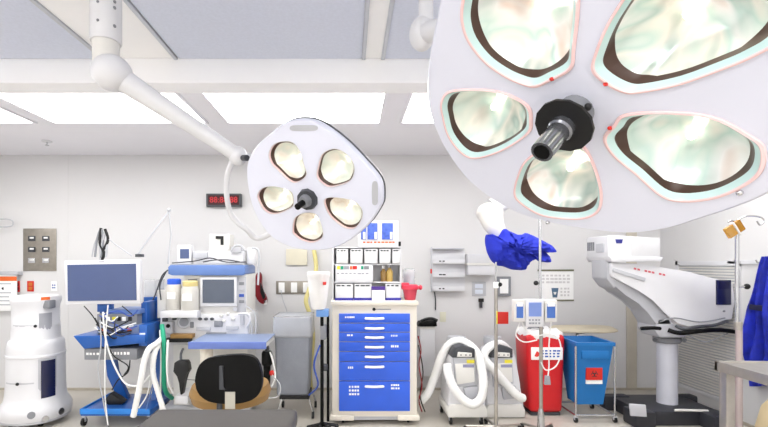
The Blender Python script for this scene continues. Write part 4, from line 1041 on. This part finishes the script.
MB().lathe([(.11, Z(343, 4.5)), (.125, Z(341, 4.5)), (.125, Z(338, 4.5)), (.11, Z(337, 4.5))], (cx_, 4.55, 0), 30).build('column_collar', MIDG, t)
MB().tube([W(641, 328.5, d-.03), W(652, 328, d-.04), W(660, 328.5, d-.02)], .018, 10).build('handlebar', BLACKS, t)
MB().tube([W(668, 330, d-.04), W(680, 333, d-.09), W(700, 331, d-.12), (W(718, 330, d-.1)), W(737, 332, d-.06)], .022, 10).build('handlebar', BLACKS, t)
MB().tube([W(676, 326, d-.02), W(684, 329, d-.08), W(696, 327, d-.1), W(715, 325, d-.05), W(727, 321, d+.03)], .016, 10).build('handlebar', DARKG, t)
for px, py in ((655, 340), (684, 340)): MB().cyl(W(px, py, d+.05), W(px, py, d-.0), .022, .02, 12).build('brake_knob', DARKG, t)
for pts in ([(660, 322), (675, 318), (700, 322), (725, 318)], [(690, 336), (705, 342), (722, 336), (733, 330)]):
    MB().tube([W(a, b, d-.01) for a, b in pts], .006, 8).build('cable', MIDG, t)
bm_ = mat('graphite base', '303138', .45)
MB().box(X(634, 4.4), X(712, 4.4), 4.28, 4.85, .0, .145, .03).build('base', bm_, t)
for x0, x1, y0, y1 in ((2.70, X(650, 4.3), 4.2, 4.42), (2.70, X(648, 4.45), 4.72, 4.84)):
    MB().box(x0, x1, y0, y1, .0, .16, .03).build('foot', bm_, t)
MB().box(X(690, 4.4), X(716, 4.2)+.05, 3.95, 4.12, .0, .17, .035).build('foot', bm_, t)
MB().box(X(690, 4.4), X(712, 4.4), 4.1, 4.35, .0, .15, .03).build('foot', bm_, t)
MB().box(X(700, 4.4), X(724, 4.4), 4.72, 4.84, .05, .16, .03).build('foot', bm_, t)
MB().pprism([(630, 404), (646, 405), (647, 417), (631, 416)], 4.185, 4.205, .004).build('foot_cover', MATS['silver grey lacquer'], t)
MB().tube([(cx_-.12, 4.28, .155), (cx_-.05, 4.27, .16), (cx_+.2, 4.28, .15)], .012, 8).build('brake_pedal', OFFW, t)
# ------------------------------------------------------------------ right wall
t = thing('wall_grille', 'tall white louvred air grille on the right wall behind the microscope', 'air grille', (XR, 4.85, .1))
y0, y1, z0, z1 = 4.36, 5.22, .14, 1.59
f = MB()
for a in ((y0, y0+.04, z0, z1), (y1-.04, y1, z0, z1), (y0, y1, z0, z0+.04), (y0, y1, z1-.05, z1)):
    f.box(XR-.02, XR-.0005, *a, .003)
f.build('frame', WHITE, t)
lv = MB(); z = z0+.05
while z < z1-.06:
    lv.box(XR-.014, XR-.003, y0+.035, y1-.035, z, z+.019, .003, seg=1); z += .03
lv.build('louvres', OFFW, t)
MB().box(XR-.0025, XR-.0005, y0+.03, y1-.03, z0+.03, z1-.03).build('backing', GREYP, t)
# right pole with amber clip
d = 3.35; x = X(737, d)
t = thing('iv_pole', 'steel drip pole at the right edge beside the hanging blue gown', 'drip pole', (x, d, 0), 'drip poles')
MB().cyl((x+.015, d, .06), (x+.015, d, Z(325, d)), .022, seg=14).build('pole', mat('pinkish steel', 'c4b6b6', .3, .6), t)
MB().cyl((x, d, Z(327, d)), (x, d, Z(226, d)), .014, seg=12).build('inner_pole', CHROME, t)
MB().lathe([(.026, Z(330, d)), (.026, Z(322, d))], (x+.008, d, 0), 14).build('collar', STEEL, t)
MB().ball(W(747, 286.5, d), .022, 10).build('clamp_knob', BLACK, t)
MB().cyl(W(738, 286.5, d), W(747, 286.5, d), .008, seg=8).build('knob_stem', CHROME, t)
MB().tube([W(736, 226, d), W(738, 220, d), W(748, 216, d), W(760, 217, d), W(764, 221, d), W(760, 225, d), W(757, 221, d)], .006, 8).build('hook', CHROME, t)
MB().tube([W(736, 226, d), W(733, 221, d), W(728, 222, d)], .006, 8).build('hook', CHROME, t)
star_base(t, x+.015, d, 5, .28, .075, STEEL, .9)
t = thing('plastic_clip', 'amber plastic clip hanging at the top of the right steel pole', 'clip', W(735, 238, d-.03))
Ma = Matrix.Translation(W(735, 229, d-.04)) @ Matrix.Rotation(math.radians(-32), 4, 'Y')
MB().box(-.075, -.005, -.015, .012, -.04, .045, .008, Ma).build('flap', AMBER, t)
MB().box(.0, .06, -.015, .012, -.04, .05, .008, Ma).build('flap', mat('amber dark', 'b07a18', .25), t)
MB().box(-.006, .004, -.025, .016, -.05, .055, .003, Ma).build('spine', MARKW, t)
# gown on wall rail
t = thing('wall_rail', 'thin white peg rail on the right wall above the blue gown', 'rail', (XR, 4.0, Z(263, 4.1)))
MB().box(XR-.02, XR-.0005, 3.7, 4.5, 1.56, 1.6, .004).build('board', WHITE, t)
for yy in (3.9, 4.12, 4.35): MB().tube([(XR-.015, yy, 1.58), (XR-.06, yy, 1.575), (XR-.075, yy, 1.6)], .007, 8).build('peg', CHROME, t)
g = MB()
def gown(u, v):
    yy = 3.72+.48*u; zz = 1.63-1.17*v
    sp = .35+.65*min(1, v*2.4)
    yy = 3.96+(yy-3.96)*sp*(1+.1*v)
    xx = XR-.06-.04*(1-abs(2*u-1))-.04*math.sin(u*26+1.5*math.sin(v*4))*min(1, v*2+.2)-.02*math.sin(v*9+u*8)-.01
    return Vector((xx, yy, zz+.04*math.sin(u*5)*(v > .9)))
g.sheet(gown, 40, 30, .012)
gt = thing('gown', 'royal blue gown hanging from a peg on the right wall', 'gown', (XR-.05, 4.0, .48))
g.build('body', GOWN, gt)
MB().box(XR-.14, XR-.12, 3.78, 4.12, 1.14, 1.19, .004).build('belt', mat('navy belt', '15183f', .6), gt)
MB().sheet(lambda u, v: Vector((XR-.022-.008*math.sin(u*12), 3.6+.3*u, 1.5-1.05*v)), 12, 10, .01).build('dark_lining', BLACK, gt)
bgx = X(779, 3.5)
t = thing('bag', 'beige bag with dark edging standing at the bottom right corner', 'bag', (bgx+.04, 3.5, 0))
MB().lathe([(.16, 0), (.19, .03), (.185, .25), (.15, .42), (.08, .52), (.03, .54)], (bgx+.08, 3.5, 0), 26, ex=2.6).build('body', mat('beige canvas', 'cbb893', .7, bump=.2), t)
MB().tube([(bgx-.11, 3.42, .02), (bgx-.1, 3.42, .25), (bgx-.06, 3.44, .42), (bgx+.03, 3.48, .545), (bgx+.12, 3.5, .52)], .016, 8).build('edging', DKRED, t)

# ------------------------------------------------------------------ steel table, bottom right
zt = 1.0; d = 2.58; x0 = X(718, d)
t = thing('steel_table', 'stainless steel instrument table at the lower right corner', 'steel table', (x0+.4, 1.9, 0))
MB().box(x0, x0+.85, 1.25, d, zt-.008, zt, .002).build('tabletop', STEEL, t)
rl = MB(); rl.box(x0-.012, x0+.012, 1.25, d+.012, zt-.05, zt+.006, .004); rl.box(x0-.012, x0+.86, d-.012, d+.012, zt-.05, zt+.006, .004); rl.box(x0+.84, x0+.86, 1.25, d, zt-.05, zt+.006, .004); rl.box(x0, x0+.86, 1.24, 1.262, zt-.05, zt+.006, .004)
rl.build('rim', STEEL, t)
for px_, py_ in ((x0+.028, d-.03), (x0+.82, d-.03), (x0+.028, 1.29), (x0+.82, 1.29)):
    MB().box(px_-.026, px_+.026, py_-.026, py_+.026, 0, zt-.05, .006).build('leg', STEEL, t)
MB().box(x0+.02, x0+.83, 1.28, d-.02, .22, .24, .004).build('lower_shelf', STEEL, t)

# ------------------------------------------------------------------ operating table in front
d = 1.9; zt = Z(408, d)
xa, xb = X(158, d), X(298, d)
t = thing('operating_table', 'dark grey padded operating table end in the foreground', 'operating table', ((xa+xb)/2, 1.0, 0))
MB().box(xa, xb, .95, d, zt-.075, zt, .025, seg=3).build('foot_pad', PAD, t)
MB().box(xa, xb, .1, .94, zt-.075, zt, .025, seg=3).build('back_pad', PAD, t)
MB().box(xa+.02, xb-.02, .1, d-.02, zt-.12, zt-.076, .008).build('frame', STEEL, t)
for x_ in (xa-.005, xb+.005): MB().box(x_-.012, x_+.012, .15, d-.05, zt-.13, zt-.085, .004).build('side_rail', CHROME, t)
xm = (xa+xb)/2
MB().box(xm-.14, xm+.14, .5, .85, .12, zt-.12, .03).build('column', STEEL, t)
MB().box(xm-.24, xm+.24, .2, 1.3, .0, .13, .04).build('base', DARKG, t)

# ------------------------------------------------------------------ light, camera, view
TROFF_E.default_value = 7.3
w = bpy.data.worlds.new('room air'); SC.world = w; w.use_nodes = True
w.node_tree.nodes['Background'].inputs[0].default_value = (1, 1, 1, 1); w.node_tree.nodes['Background'].inputs[1].default_value = .3
cam = bpy.data.cameras.new('camera'); co = bpy.data.objects.new('camera', cam); COL.objects.link(co)
co.location = (0, 0, H); co.rotation_euler = (math.pi/2, 0, 0)
cam.sensor_width = 36; cam.lens = F/768*36
cam.shift_x = (384-CX)/768; cam.shift_y = -(213.5-CY)/768
cam.clip_start = .05
SC.camera = co
SC.view_settings.view_transform = 'Standard'; SC.view_settings.look = 'None'
SC.view_settings.gamma = 1; SC.view_settings.use_curve_mapping = False
SC.view_settings.exposure = .08
SC.cycles.max_bounces = 8
SC.cycles.sample_clamp_indirect = 6
